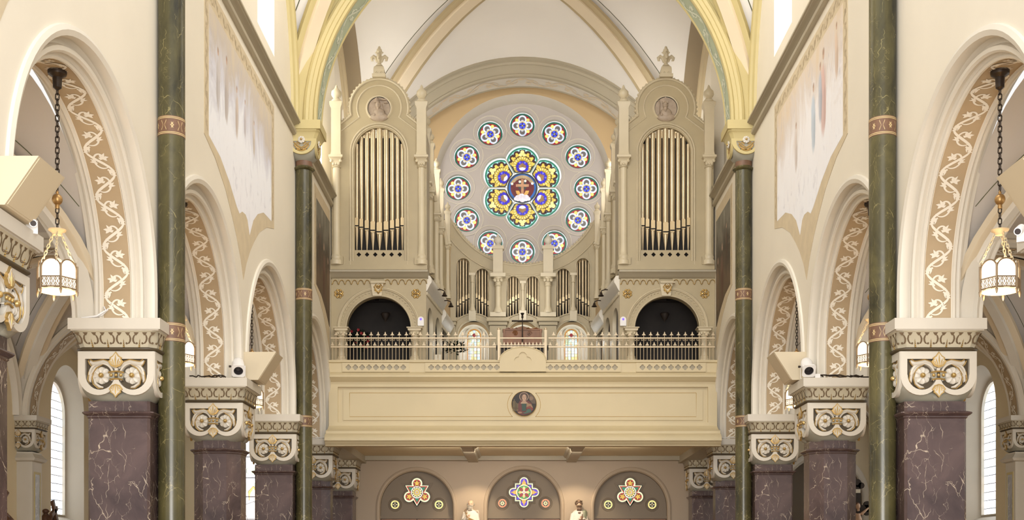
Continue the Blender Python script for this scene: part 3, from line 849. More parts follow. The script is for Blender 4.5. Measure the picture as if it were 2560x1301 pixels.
# ------------------------------------------------------------------ end wall, rose window, lower back wall
YR = 35.5
RX, RZ = .005, 12.87
# tan wall around the rose recess, with three arched gallery windows
ew = MB()
GWX = [PX(u, YB) for u in (1184, 1307, 1430)]
gh = [arched(x, .44, 7.0, 8.38) for x in GWX]
ew.plate([(-5.4, 6.7), (5.4, 6.7), (5.4, 16.8), (-5.4, 16.8)], [circ(RX, RZ, 2.52, 64)]+gh, XZ(YB), 0, None)
ew.skin([[(RX+r*cos(2*pi*j/64), y, RZ+r*sin(2*pi*j/64)) for j in range(64)] for y, r in ((YB, 2.52), (YB+.05, 2.50), (YR+.05, 2.45))], cu=True, m=1)
for x in GWX: ew.skin([[XZ(YB)(a, b, d) for a, b in arched(x, .44-.02*q, 7.0, 8.38)] for q, d in ((0, 0), (1, .55))], cu=True, m=1)
structure(ew, 'wall_end', [M['tanw'], M['white']])
rw = MB(); Zc = 12.93; U = YR/F
ringc = [(RX+161*U*cos(pi/2+2*pi*k/12), Zc-.02+158.5*U*sin(pi/2+2*pi*k/12), pi/2+2*pi*k/12) for k in range(12)]
RS = .375
K = .002133                                  # one zoomed photo pixel at the rose
def petal_outline(k, gap=12, rim=0):
    """outline of one of the six lobes in rose coordinates"""
    a = 2*pi*k/6; pts = []
    R0, dc = 225-rim, 335
    e = tan(pi/6)
    def edge(y): return max(0, y*e-gap)
    pts.append((-edge(205+rim), 205+rim)); 
    t0 = pi-.16
    for i in range(25):
        t = t0-(2*t0-pi)*i/24
        x, y = R0*cos(t), dc+R0*sin(t)
        x = max(-edge(y), min(edge(y), x)); pts.append((x, y))
    pts.append((edge(205+rim), 205+rim))
    for i in range(1, 6):
        x = edge(205+rim)*(1-2*i/6.0); pts.append((x, sqrt(max(0, (205+rim+5)**2-x*x))))
    return [((x*cos(a)-y*sin(a))*K+RX, (x*sin(a)+y*cos(a))*K+Zc) for x, y in pts]
lobe_hole = lobes(RX, Zc, 236*K, 340*K, 6, 20)
rw.plate(circ(RX, RZ, 2.7, 64), [lobe_hole]+[circ(x, z, RS, 32) for x, z, a in ringc], XZ(YR), 0, .22, 0, 1)
for x, z, a in ringc:
    rw.lathe([(RS+.10, -.0), (RS+.115, -.018), (RS+.10, -.02), (RS+.085, -.004)], 40, (x, YR, z), 1, axis='y', caps=False)
for k in range(6):
    a = pi/2+2*pi*k/6; ox, oz = RX+340*K*cos(a), Zc+340*K*sin(a); rw.tube([(x, YR-.002, z) for x, z in arc(ox, oz, 272*K, a-1.20, a+1.20, 18)], .014, 6, 1)
rosew = structure(rw, 'wall_rose', [M['rose'], M['white']])
# the stained glass of the rose
YG = YR+.16
f = XZ(YG)
gold, gold2, mar, cyan, grn, blue, blue2, brn, wht, blk = (226, 196, 84), (250, 236, 150), (56, 14, 22), (176, 236, 232), (40, 128, 104), (44, 24, 196), (110, 110, 240), (150, 112, 70), (250, 250, 248), (16, 14, 14)
def petal(k):
    g = MB(); a = 2*pi*k/6; e = tan(pi/6)
    def T(pts, gap=20):
        o = []
        for x, y in pts:
            m = max(2, y*e-gap); x = max(-m, min(m, x)); y = max(y, 0)
            r = sqrt(x*x+y*y)
            if r < 232: x, y = x*232/r, y*232/r
            o.append(((x*cos(a)-y*sin(a))*K+RX, (x*sin(a)+y*cos(a))*K+Zc))
        return o
    g.plate(petal_outline(k, 6, -14), (), f, .0, .02, 0, None, (244, 248, 250))
    g.poly(petal_outline(k, 12, 6), f, -.003, 0, grn)
    g.poly(petal_outline(k, 17, 18), f, -.005, 0, blk)
    g.poly(petal_outline(k, 19, 22), f, -.007, 0, (70, 160, 130))
    g.poly(petal_outline(k, 24, 32), f, -.009, 0, cyan)
    for j in range(9):
        t = pi/2+(j-4)*.36+.18
        g.poly(T([(172*cos(t)+18*cos(q), 345+172*sin(t)+16*sin(q)) for q in (t, t+2.3, t-2.3)]), f, -.011, 0, (30, 60, 70))
    sc = []
    for j in range(7):
        t = pi/2+(3-j)*.52; c = (150*cos(t), 330+150*sin(t)); sc += arc(c[0], c[1], 46, t+1.45, t-1.45, 8)
    g.poly(T([(150, 210)]+[(-150, 210)]+sc), f, -.012, 0, mar)
    for j in range(7):                       # gold trefoil leaves
        t = pi/2+(3-j)*.52; s0 = 1.5 if j == 3 else 1.0
        c = (138*cos(t), 325+138*sin(t))
        for q, r in ((t, 19), (t+2.0, 16), (t-2.0, 16)): g.poly(T(circ(c[0]+17*s0*cos(q), c[1]+17*s0*sin(q), r*s0, 9)), f, -.014-.0004*(j % 2), 0, gold2 if j == 3 else gold)
    g.poly(T(circ(0, 305, 124, 30)), f, -.016, 0, (196, 166, 60))
    for j in range(13):
        t = pi/2+(6-j)*.30; c = (106*cos(t), 303+106*sin(t)); g.poly(T([(c[0]+17*cos(q)*cos(t)-8*sin(q)*sin(t), c[1]+15*cos(q)*sin(t)+8*sin(q)*cos(t)) for q in [2*pi*i/10 for i in range(10)]]), f, -.0175, 0, gold2)
    g.poly(T(circ(0, 290, 88, 26)), f, -.018, 0, (120, 96, 30))
    st = []
    for j in range(22): r = 92 if j % 2 else 76; t = pi/2+2*pi*j/22; st.append((r*cos(t), 285+r*sin(t)))
    g.poly(T(st), f, -.0195, 0, blue)
    for sg in (-1, 1): g.poly(T([(sg*35+14*cos(q), 345+14*sin(q)) for q in [2*pi*i/6 for i in range(6)]]), f, -.0205, 0, blue2)
    leaf = [(0, 366), (14, 336), (32, 346), (32, 322), (66, 318), (52, 296), (70, 278), (44, 262), (0, 258), (-44, 262), (-70, 278), (-52, 296), (-66, 318), (-32, 322), (-32, 346), (-14, 336)]
    leaf = [(p*.82, 288+(q-288)*.82) for p, q in leaf]
    g.poly(T(leaf), f, -.0215, 0, brn)
    g.poly(T([(-44, 272), (-20, 278), (0, 284), (20, 278), (44, 272), (40, 256), (24, 244), (0, 238), (-24, 244), (-40, 256)]), f, -.0225, 0, wht)
    return g.build('window_petal', M['glass'], rosew, kind='structure')
for k in range(6): petal(k)
c = MB(); cp = lambda r, n=40: circ(RX, Zc, r*K, n)
c.plate(cp(208), (), f, -.027, .0, 0, None, (60, 70, 70)); c.poly(cp(196), f, -.03, 0, blk); c.poly(cp(188), f, -.032, 0, (26, 90, 160)); c.poly(cp(160), f, -.034, 0, (96, 14, 22))
CQ = lambda l: [(RX+(x)*K, Zc+(y)*K) for x, y in l]
c.poly(CQ([(-170, 60)]+[(172*cos(t), 172*sin(t)) for t in [pi*.82-pi*.64*i/14 for i in range(15)]]+[(170, 60)]+[(128*cos(t), 128*sin(t)) for t in [pi*.2+pi*.6*i/14 for i in range(15)]]), f, -.036, 0, (176, 150, 110))
c.poly(CQ(circ(0, 30, 62, 20)), f, -.037, 0, (52, 60, 58))
for x, y in ((-35, 85), (40, 95), (-140, 55), (135, 60)): c.poly(CQ(circ(x, y, 18, 9)), f, -.038, 0, (236, 232, 214))
c.poly(CQ([(-18, 120), (18, 120), (18, -130), (-18, -130)]), f, -.040, 0, (176, 126, 88)); c.poly(CQ([(-88, 50), (88, 50), (88, 14), (-88, 14)]), f, -.041, 0, (190, 140, 102))
for s in (-1, 1): c.poly(CQ([(s*20, -90), (s*45, -40), (s*92, -38), (s*80, -80), (s*40, -120)]), f, -.042, 0, (222, 168, 84))
for x, y, r in ((-60, -140, 42), (-10, -128, 50), (50, -138, 44), (85, -150, 26), (-92, -150, 24), (0, -150, 46)): c.poly(CQ(circ(x, y, r, 14)), f, -.043-.0003*abs(x)/10, 0, (238, 226, 232))
c.build('window_medallion', M['glass'], rosew, kind='structure')
bars = MB()
for k in range(6):
    a = 2*pi*k/6+pi/6+pi/2; n = Vector((cos(a), 0, sin(a)))
    bars.tube([Vector((RX, YG-.06, Zc))+n*(215*K), Vector((RX, YG-.06, Zc))+n*(455*K)], .014, 6)
bars.build('window_tracery', M['white'], rosew, kind='structure')
def roundel(x, z, a):
    g = MB(); P = lambda px, py: (x+(px*cos(a)-py*sin(a))*RS/60.0, z+(px*sin(a)+py*cos(a))*RS/60.0)
    C = lambda cx, cy, r, n=20: [P(px, py) for px, py in circ(cx, cy, r, n)]
    g.plate(C(0, 0, 61, 36), (), f, 0, .02, 0, None, (240, 246, 250)); g.poly(C(0, 0, 57, 36), f, -.003, 0, (24, 92, 72)); g.poly(C(0, 0, 49, 32), f, -.005, 0, (150, 16, 34))
    for q in range(4):
        t = q*pi/2; cx, cy = 29*cos(t), 29*sin(t)
        g.poly(C(cx*.97, cy*.97, 20.5), f, -.007, 0, (216, 226, 248)); g.poly(C(cx*1.0, cy*1.0, 12.5), f, -.009, 0, (104, 98, 94)); g.poly(C(cx*.72, cy*.72, 7, 10), f, -.010, 0, (206, 206, 214))
        t += pi/4; g.poly(C(37*cos(t), 37*sin(t), 8, 12), f, -.011, 0, (238, 222, 118))
    g.poly(C(0, 0, 20), f, -.012, 0, (226, 200, 92)); g.poly(C(0, 0, 16), f, -.013, 0, (58, 56, 196))
    for q in range(4):
        t = q*pi/2+pi/4; g.poly(C(10*cos(t), 10*sin(t), 6, 10), f, -.0145, 0, (70, 92, 240))
    g.poly([P(-14, -2), P(14, -2), P(14, 2), P(-14, 2)], f, -.015, 0, (60, 30, 50)); g.poly([P(-2, -14), P(2, -14), P(2, 14), P(-2, 14)], f, -.0155, 0, (60, 30, 50)); g.poly(C(0, 0, 3.4, 8), f, -.016, 0, (190, 190, 70))
    g.build('window_roundel', M['glass'], rosew, kind='structure')
for x, z, a in ringc: roundel(x, z, a+pi/4*0)

# gallery windows behind the loft
for k, x in enumerate(GWX):
    g = MB(); f2 = XZ(YB+.48); fr = MB(); yb = YB+.30
    hw = .20 if k != 1 else .26
    ztop = PZ(822, YB+.4)-hw
    rnd = random.Random(k+3)
    g.plate(arched(x, hw+.015, 7.0, ztop), (), f2, 0, .02, 0, None, (40, 36, 30))
    for j in range(18):
        for i in range(4):
            zz = 7.05+j*.085; aa = x-hw+.03+i*(hw*2-.06)/4
            if zz > ztop+hw*.7 or (zz > ztop and i in (0, 3) and zz > ztop+.06): continue
            cc = rnd.choice([(240, 236, 170), (214, 240, 226), (196, 226, 240), (246, 244, 226), (244, 220, 140), (206, 232, 190), (236, 240, 246)])
            g.poly([(aa+.004, zz), (aa+(hw*2-.06)/4-.004, zz), (aa+(hw*2-.06)/4-.004, zz+.078), (aa+.004, zz+.078)], f2, -.004, 0, cc)
    for i in range(14):
        t = pi*(i+.1)/14; t1 = pi*(i+.9)/14
        g.poly([(x+hw*cos(t), ztop+hw*sin(t)), (x+hw*cos(t1), ztop+hw*sin(t1)), (x+hw*.84*cos(t1), ztop+hw*.84*sin(t1)), (x+hw*.84*cos(t), ztop+hw*.84*sin(t))], f2, -.006, 0, (206, 140, 50))
    for q in range(5): g.poly([(x, ztop+.02)]+arc(x, ztop, hw*.80, pi*(q+.04)/5, pi*(q+.96)/5, 6), f2, -.005, 0, ((226, 240, 214), (246, 240, 190), (214, 232, 240), (246, 240, 190), (226, 240, 214))[q])
    g.poly(circ(x, ztop+.02, .055, 12), f2, -.008, 0, (130, 20, 26))
    for sg in (-1, 1):
        g.poly([(x+sg*hw, 7.05), (x+sg*hw*.86, 7.05), (x+sg*hw*.86, ztop), (x+sg*hw, ztop)], f2, -.006, 0, (190, 130, 50))
    wo = structure(g, 'window_%d' % (11+k), M['glass'])
    fr.plate(arched(x, .46, 7.0, 8.38), [arched(x, hw, 7.02, ztop)], XZ(YB+.42), 0, .05)
    fr.skin([[(a, YB+d, b) for a, b in arched(x, hw+o, 7.0, ztop)] for d, o in ((.42, .13), (.36, .12), (.36, .08), (.40, .06), (.34, .03), (.42, 0))], cu=False)
    structure(fr, 'window_frame', M['white'], wo)

# lower back wall with three niches
bw = MB(); NX = [PX(u, YB) for u in (1041, 1310, 1577)]; NZ = [3.62, 3.66, 3.62]; NR = 1.05
holes = [arched(x, NR, .02, z) for x, z in zip(NX, NZ)]
bw.plate([(-5.4, 0), (5.4, 0), (5.4, 6.8), (-5.4, 6.8)], holes, XZ(YB), 0, None)
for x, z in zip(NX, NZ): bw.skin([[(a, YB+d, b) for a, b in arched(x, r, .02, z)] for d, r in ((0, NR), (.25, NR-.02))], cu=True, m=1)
bw.plate([(-5.3, 0), (5.3, 0), (5.3, 5.2), (-5.3, 5.2)], (), XZ(YB+.45), 0, .03, 1)  # dark backing sheet added to stop outside light leaking round the doors
structure(bw, 'wall_back', [M['back'], M['niche']])
for k, (x, z) in enumerate(zip(NX, NZ)):
    t = MB()
    t.skin([[(a, YB+d, b) for a, b in arched(x, r, .0, z)[1:]+arched(x, r, 0, z)[:1]] for d, r in ((0, NR+.10), (-.03, NR+.09), (-.045, NR+.05), (-.03, NR+.01), (0, NR), (.03, NR-.02))])
    structure(t, 'trim_niche_%d' % (k+1), M['back'])
    p = MB(); yq = YB+.22
    cz = PZ(1232, YB+.25); cxx = x
    fz = XZ(yq); S = .0098
    if k == 1: outl = None
    p.plate(arched(x, NR-.01, 3.30, z), (), fz, 0, .04)
    p.box((x, yq-.02, 3.345), (2*NR-.02, .10, .07))
    pan = structure(p, 'trim_tympanum_%d' % (k+1), M['niche'])
    d = MB()
    for sg in (-1, 1): d.box((x+sg*.515, yq, 1.66), (1.015, .07, 3.28)); d.box((x+sg*.51, yq-.04, 2.3), (.7, .03, 1.4)); d.box((x+sg*.51, yq-.04, .8), (.7, .03, .9))
    dd = structure(d, 'door_%d' % (k+1), M['wood'])
    h = MB(); h.ball((x+.1, yq-.09, 1.1), .035, 10); h.ball((x-.1, yq-.09, 1.1), .035, 10); structure(h, 'door_handle', M['brass'], dd)
    # stained glass set in a stepped surround
    g = MB(); H = lambda l, q=1.0: [(cxx+a*S*q, cz+b*S*q) for a, b in l]
    s2 = MB()
    YW, RD, GD, GN, BL = (250, 240, 190), (196, 44, 34), (216, 168, 66), (24, 120, 84), (84, 40, 200)
    if k == 1:
        def cross(e):           # cross of four rounded arms on a square, e grows the outline
            pts = []
            for q in range(4):
                c, s = cos(q*pi/2), sin(q*pi/2)
                loc = [(13+e, -26-e), (26+e, -26-e), (26+e, -13-e)]+[(31+(13+e)*cos(t)*1.0, (13+e)*sin(t)) for t in [-pi/2+pi*i/10 for i in range(11)]]
                pts += [(a*c-b*s, a*s+b*c) for a, b in loc]
            return pts
        outline = cross(0); big = cross(7); mid = cross(-3.2)
        g.plate(H(cross(1.5)), (), fz, -.022, -.004, 0, None, (20, 16, 14)); g.poly(H(outline), fz, -.024, 0, YW); g.poly(H(mid), fz, -.026, 0, (28, 20, 16))
        for q in range(4):
            c, s = cos(q*pi/2), sin(q*pi/2); R2 = lambda l: [(a*c-b*s, a*s+b*c) for a, b in l]
            g.poly(H(R2([(31+9*cos(t), 9*sin(t)) for t in [-pi/2+pi*i/10 for i in range(11)]]+[(26, 9), (26, -9)])), fz, -.028, 0, BL)
            g.poly(H(R2([(22, -8), (26, -5), (30, -6), (31, -3), (40, 0), (31, 3), (30, 6), (26, 5), (22, 8)])), fz, -.030, 0, GD)
            g.poly(H(R2([(14, 14), (21, 14), (21, 21), (14, 21)])), fz, -.028, 0, BL)
        g.poly(H(circ(0, 0, 22.5, 32)), fz, -.031, 0, YW); g.poly(H(circ(0, 0, 19.5, 32)), fz, -.033, 0, (26, 22, 18))
        for q in range(8):
            t = q*pi/4+pi/8; g.poly(H([(18.5*cos(t-.3), 18.5*sin(t-.3)), (18.8*cos(t), 18.8*sin(t)), (18.5*cos(t+.3), 18.5*sin(t+.3)), (13.5*cos(t), 13.5*sin(t))]), fz, -.035, 0, (52, 176, 76))
        for q in range(4):
            t = q*pi/2+pi/4; g.poly(H([(4*cos(t), 4*sin(t)), (12*cos(t-.42), 12*sin(t-.42)), (17.5*cos(t-.2), 17.5*sin(t-.2)), (17.5*cos(t+.2), 17.5*sin(t+.2)), (12*cos(t+.42), 12*sin(t+.42))]), fz, -.036, 0, (150, 26, 30))
            t = q*pi/2; g.poly(H([(5*cos(t-.4), 5*sin(t-.4)), (13.5*cos(t-.34), 13.5*sin(t-.34)), (18*cos(t), 18*sin(t)), (13.5*cos(t+.34), 13.5*sin(t+.34)), (5*cos(t+.4), 5*sin(t+.4))]), fz, -.037, 0, (232, 204, 130))
        g.poly(H(circ(0, 0, 5, 12)), fz, -.039, 0, (210, 206, 226)); g.poly(H(circ(0, 0, 3, 8)), fz, -.041, 0, (220, 184, 110))
        smalls = ((-63, -32, 1), (63, -32, 1))
    else:
        def star(e):            # inverted triangle with three foils
            pts = []
            for q in range(3):
                a0 = pi/2+q*2*pi/3
                c, s = cos(a0-pi/2), sin(a0-pi/2)
                loc = [(15+e*.4, 20+e)]+[((15.5+e)*cos(t), 26+(15.5+e)*sin(t)) for t in [-.35+(pi+.7)*i/14 for i in range(15)]]+[(-15-e*.4, 20+e), (-34-e*1.9, 20+e)]
                pts += [(a*c-b*s, a*s+b*c) for a, b in loc]
            return pts
        big = star(7)
        g.plate(H(star(1.5)), (), fz, -.022, -.004, 0, None, (20, 16, 14)); g.poly(H(star(0)), fz, -.024, 0, YW)
        for q in range(3):
            c, s = cos(q*2*pi/3), sin(q*2*pi/3); R2 = lambda l: [(a*c-b*s, a*s+b*c) for a, b in l]
            g.poly(H(R2(circ(0, 26, 11.3, 20))), fz, -.027, 0, (40, 20, 16))
            for j in range(5):
                t = pi/2+(j+.5)*2*pi/5; g.poly(H(R2([(10.6*cos(t-.45), 26+10.6*sin(t-.45)), (11*cos(t), 26+11*sin(t)), (10.6*cos(t+.45), 26+10.6*sin(t+.45)), (6.5*cos(t), 26+6.5*sin(t))])), fz, -.029, 0, RD)
            g.poly(H(R2([((10.4 if j % 2 == 0 else 4.6)*cos(pi/2+j*pi/5), 26+(10.4 if j % 2 == 0 else 4.6)*sin(pi/2+j*pi/5)) for j in range(10)])), fz, -.030, 0, GD)
            g.poly(H(R2([(0, -36), (12, -14.5), (-12, -14.5)])), fz, -.027, 0, (160, 30, 30)); g.poly(H(R2([(0, -30), (8, -15), (-8, -15)])), fz, -.029, 0, GN)
        g.poly(H(circ(0, 0, 17.5, 30)), fz, -.032, 0, (250, 238, 226)); g.poly(H(circ(0, 0, 15, 30)), fz, -.034, 0, (40, 30, 20))
        for j in range(12): g.poly(H(circ(11.5*cos(j*pi/6), 11.5*sin(j*pi/6), 2.6, 8)), fz, -.036, 0, (244, 232, 160))
        g.poly(H(circ(0, 0, 9, 20)), fz, -.037, 0, (214, 176, 70)); g.poly(H(circ(0, 0, 6, 16)), fz, -.039, 0, (190, 180, 200)); g.poly(H(circ(0, 0, 4, 12)), fz, -.041, 0, (226, 190, 90))
        smalls = ((-64, -36, 0), (64, -36, 0))
    for a, b, o in smalls:
        P = lambda r, n=20: H(circ(a, b, r, n))
        g.plate(P(13.5, 28), (), fz, -.022, -.004, 0, None, (20, 16, 14)); g.poly(P(12.5, 28), fz, -.024, 0, (232, 140, 90) if o else (246, 226, 140)); g.poly(P(8.6), fz, -.026, 0, (30, 24, 24))
        for j in range(8 if o else 4):
            t = j*pi/(4 if o else 2); g.poly(H([(a+1*cos(t), b+1*sin(t)), (a+4.5*cos(t-.32), b+4.5*sin(t-.32)), (a+8*cos(t), b+8*sin(t)), (a+4.5*cos(t+.32), b+4.5*sin(t+.32))]), fz, -.028-.0005*(j % 2), 0, (248, 232, 166))
        g.poly(P(1.8, 8), fz, -.03, 0, (90, 30, 30))
        for r in (15.5, 18.5): s2.lathe([(r*S, 0), ((r+.9)*S, -.012), ((r+1.8)*S, 0)], 32, (cxx+a*S, yq, cz+b*S), 0, axis='y', caps=False)
    for e in ((4, 7) if k == 1 else (4, 7)):
        l = cross(e) if k == 1 else star(e)
        s2.tube([(a, yq, b) for a, b in H(l)], .010, 5, 0, True)
    structure(s2, 'window_surround', M['niche'], pan)
    structure(g, 'window_%d' % (15+k), M['glass'])

# ------------------------------------------------------------------ west gallery: balcony, soffit beams
bl = MB()
prof = [(31.0, 6.95), (29.72, 6.95), (29.70, 6.93), (29.70, 6.90), (29.74, 6.88), (29.74, 6.66), (29.70, 6.64), (29.66, 6.62), (29.60, 6.58), (29.58, 6.55), (29.58, 6.52), (29.62, 6.49), (29.66, 6.44), (29.70, 6.42), (29.72, 6.36)]
low = [(29.72, 5.36), (29.70, 5.34), (29.50, 5.24), (29.30, 5.20), (29.24, 5.18), (29.24, 5.12), (29.14, 5.08), (29.06, 5.02), (29.04, 4.97), (29.04, 4.93), (29.10, 4.92), (29.12, 4.88), (29.18, 4.84), (29.18, 4.82), (29.5, 4.82), (29.6, 5.06), (34.9, 5.06)]
for pr in (prof, low): bl.skin([[(x, y, z) for y, z in pr] for x in (-4.70, 4.70)])
bl.plate([(-4.7, 6.37), (4.7, 6.37), (4.7, 5.35), (-4.7, 5.35)], [[(-4.48, 6.30), (-4.48, 5.44), (4.48, 5.44), (4.48, 6.30)]], XZ(29.72), 0, .09)
bl.plate([(-4.5, 6.32), (-4.5, 5.42), (4.5, 5.42), (4.5, 6.32)], (), XZ(29.79), 0, .05)
bl.plate([(-4.36, 6.24), (-4.36, 5.50), (4.36, 5.50), (4.36, 6.24)], (), XZ(29.765), 0, .03)
bal = structure(bl, 'trim_gallery_front', M['balc'])
gl = MB(); f = XZ(29.762); mx = PX(1310, 29.72)
for s in (-1, 1):
    a = arc(.12, 5.87, .40, -.8, .8, 10)
    path = [(4.20*s, 6.16), (4.20*s, 5.58)]+[(mx+s*(x-.12), z) for x, z in a]+[(4.20*s, 6.16)]
    gl.ribbon(path, .012, f, 0)
structure(gl, 'gold_line', M['ochre'], bal)
fg = MB()
for zz in (6.40, 6.42): pass
gs = MB(); xs = 0; fq = XZ(29.735)
for u0, u1, n in ((863, 1017, 9), (1070, 1283, 13), (1335, 1545, 13), (1597, 1757, 9)):
    hq = []
    for i in range(n):
        u = u0+(u1-u0)*(i+.5)/n; x = PX(u, 29.74)
        q = lobes(x, 6.77, .034, .036, 4, 6)
        hq.append(q)
    xa, xb = PX(u0-4, 29.74), PX(u1+4, 29.74)
    gs.plate([(xa-.03, 6.66), (xb+.03, 6.66), (xb+.03, 6.88), (xa-.03, 6.88)], hq, XZ(29.705), 0, .035, 0)
    gs.plate([(xa, 6.67), (xb, 6.67), (xb, 6.87), (xa, 6.87)], (), XZ(29.737), 0, None, 1)  # darker back plate paints shade into the quatrefoil recesses
structure(gs, 'quatrefoil_frieze', [M['balc'], M['balcg']], bal)
pd = MB(); px = PX(1307, 29.7)
pd.plate([(px-.56, 6.66), (px+.56, 6.66)]+[(px+.56*cos(t), 6.93+.32*sin(t)) for t in [pi*i/24 for i in range(25)]], [lobes(px, 6.92, .10, .11, 4, 8)], XZ(29.65), 0, .03)
pd.plate([(px-.56, 6.66), (px+.56, 6.66)]+[(px+.56*cos(t), 6.93+.32*sin(t)) for t in [pi*i/24 for i in range(25)]], (), XZ(29.68), 0, .09)
pd.tube([(px+.56*cos(t), 29.655, 6.93+.32*sin(t)) for t in [pi*i/24 for i in range(25)]], .018, 6)
structure(pd, 'pediment', M['balc'], bal)
fl2 = MB(); fl2.box((0, 32.42, 6.90), (10.4, 4.95, .1)); structure(fl2, 'floor_gallery', M['dwood'])
bm_ = MB()
for u in (1165, 1450): 
    x = PX(u, 30); bm_.skin([[(x+a, y, z) for a, z in ((-.24, 5.06), (-.20, 5.0), (-.16, 4.99), (-.14, 4.90), (.14, 4.90), (.16, 4.99), (.20, 5.0), (.24, 5.06))] for y in (29.5, 34.9)])
for s in (-1, 1): bm_.box((s*4.68, 32.3, 4.97), (.5, 5.2, .2))
bm_.box((0, 34.75, 5.0), (9.6, .3, .12))
structure(bm_, 'trim_gallery_beams', M['balcg'])
# painted medallion of a haloed musician on the gallery front
mx, mz = PX(1310, 29.72), PZ(1010, 29.72)
md = thing('painted_medallion', 'round dark painting of a haloed woman at a small organ, on the gallery front', 'painting', (mx, 29.75, mz))
g = MB(); f = lambda a, b, d: (a, d, b)
S = .0097*30/100.0                            # outline units: hundredths of the disc radius
Q = lambda l: [(a*S, b*S) for a, b in l]
g.plate(Q(circ(0, 0, 100, 48)), (), f, -.03, .02, 0, None, (44, 38, 36))
E = lambda cx, cy, rx, ry, n=18: Q([(cx+rx*cos(2*pi*i/n), cy+ry*sin(2*pi*i/n)) for i in range(n)])
g.poly(Q([(-30, 30), (-52, -5), (-60, -60), (-40, -88), (0, -96), (55, -80), (75, -40), (62, 5), (35, 25)]), f, -.033, 0, (104, 58, 54))
g.poly(Q([(60, 88), (95, 40), (96, 0), (70, 0), (45, 30), (40, 70)]), f, -.034, 0, (98, 82, 68))
g.poly(E(60, 45, 17, 17), f, -.035, 0, (132, 108, 88)); g.poly(E(0, 58, 40, 38), f, -.036, 0, (158, 132, 112)); g.poly(E(0, 58, 33, 32), f, -.037, 0, (60, 50, 46))
g.poly(E(0, 52, 26, 36), f, -.038, 0, (92, 70, 58)); g.poly(E(2, 50, 18, 27), f, -.040, 0, (186, 154, 130)); g.poly(Q([(-10, 30), (12, 30), (22, 8), (-20, 8)]), f, -.039, 0, (172, 140, 118))
for s in (-1, 1): g.poly(E(2+s*8, 55, 4, 2.2, 8), f, -.042, 0, (50, 38, 34))
g.poly(E(3, 38, 5, 2, 8), f, -.042, 0, (140, 80, 74)); g.poly(Q([(1, 54), (4, 46), (0, 45)]), f, -.042, 0, (150, 118, 98))
g.poly(Q([(-22, 14), (22, 14), (34, 4), (0, -8), (-30, 2)]), f, -.041, 0, (176, 148, 122)); g.poly(Q([(-20, 0), (20, 0), (14, -62), (-16, -62)]), f, -.043, 0, (56, 78, 68)); g.poly(Q([(22, 6), (60, -4), (76, -34), (20, -34)]), f, -.042, 0, (150, 122, 92))
g.poly(Q([(20, -30), (50, -18), (78, -44), (66, -62), (46, -40), (22, -46)]), f, -.044, 0, (126, 62, 54)); g.poly(Q([(26, -46), (56, -44), (62, -70), (10, -84), (-14, -78), (16, -70)]), f, -.045, 0, (70, 98, 86))
g.poly(E(-34, -74, 18, 8), f, -.046, 0, (150, 112, 92))
for i, (a, h) in enumerate(((-90, 20), (-82, 36), (-73, 22), (-62, 8), (-52, 2))): g.poly(Q([(a-3, -62), (a+3, -62), (a+3, h), (a-3, h)]), f, -.046, 0, (120, 104, 72))
g.poly(Q([(-96, -32), (-46, -36), (-46, -44), (-94, -40)]), f, -.048, 0, (90, 74, 52))
g.build('painted_panel', M['flat'], md); r = MB(); r.lathe([(.292, -.03), (.298, -.04), (.305, -.03), (.305, .02), (.292, .02)], 56, (0, 0, 0), 0, axis='y', caps=False); r.build('gilded_frame', M['gold'], md)
# ------------------------------------------------------------------ organ
def acorn(mb, x, y, z, s, m=0):
    mb.lathe([(.115*s, 0), (.125*s, .03*s), (.10*s, .06*s), (.07*s, .10*s), (.10*s, .13*s), (.13*s, .19*s), (.12*s, .26*s), (.07*s, .31*s), (.045*s, .34*s), (.025*s, .40*s), (.004*s, .43*s)], 14, (x, y, z), m)
def post(parent, x, y, z0, z1, s=1.0, zmid=None):
    """square post on a round colonnette with a small capital, crowned by an acorn; root coordinates"""
    p = MB(); w = .115*s; zm = zmid if zmid is not None else z0+(z1-z0)*.57
    p.lathe([(.15*s, z0), (.15*s, z0+.10), (.12*s, z0+.14), (.13*s, z0+.2), (.095*s, z0+.26), (.09*s, z0+.5), (.085*s, zm-.28*s), (.11*s, zm-.27*s), (.085*s, zm-.24*s)], 14, (x, y, 0))
    p.skin([[(x+h*sx, y+h*sy, z) for sx, sy in ((-1, -1), (1, -1), (1, 1), (-1, 1))] for h, z in ((.085*s, zm-.24*s), (.10*s, zm-.12*s), (.15*s, zm-.06*s), (.17*s, zm-.05*s), (.17*s, zm), (.13*s, zm+.02), (w, zm+.1), (w, z1-.62*s), (w*1.05, z1-.58*s), (.15*s, z1-.53*s), (.155*s, z1-.46*s), (.13*s, z1-.44*s), (.115*s, z1-.43*s))], cu=True, caps=True)
    for sx in (-1, 1): p.ball((x+sx*.11*s, y-.10*s, zm-.13*s), .04*s, 8)
    for q in range(3): p.ball((x+(q-1)*.06*s, y-.09*s, zm-.2*s), .035*s, 8)
    o = p.build('corner_post', M['organl'], parent)
    a = MB(); acorn(a, x, y, z1-.43*s, s); a.build('acorn_finial', M['organl'], o, 40)
    return o
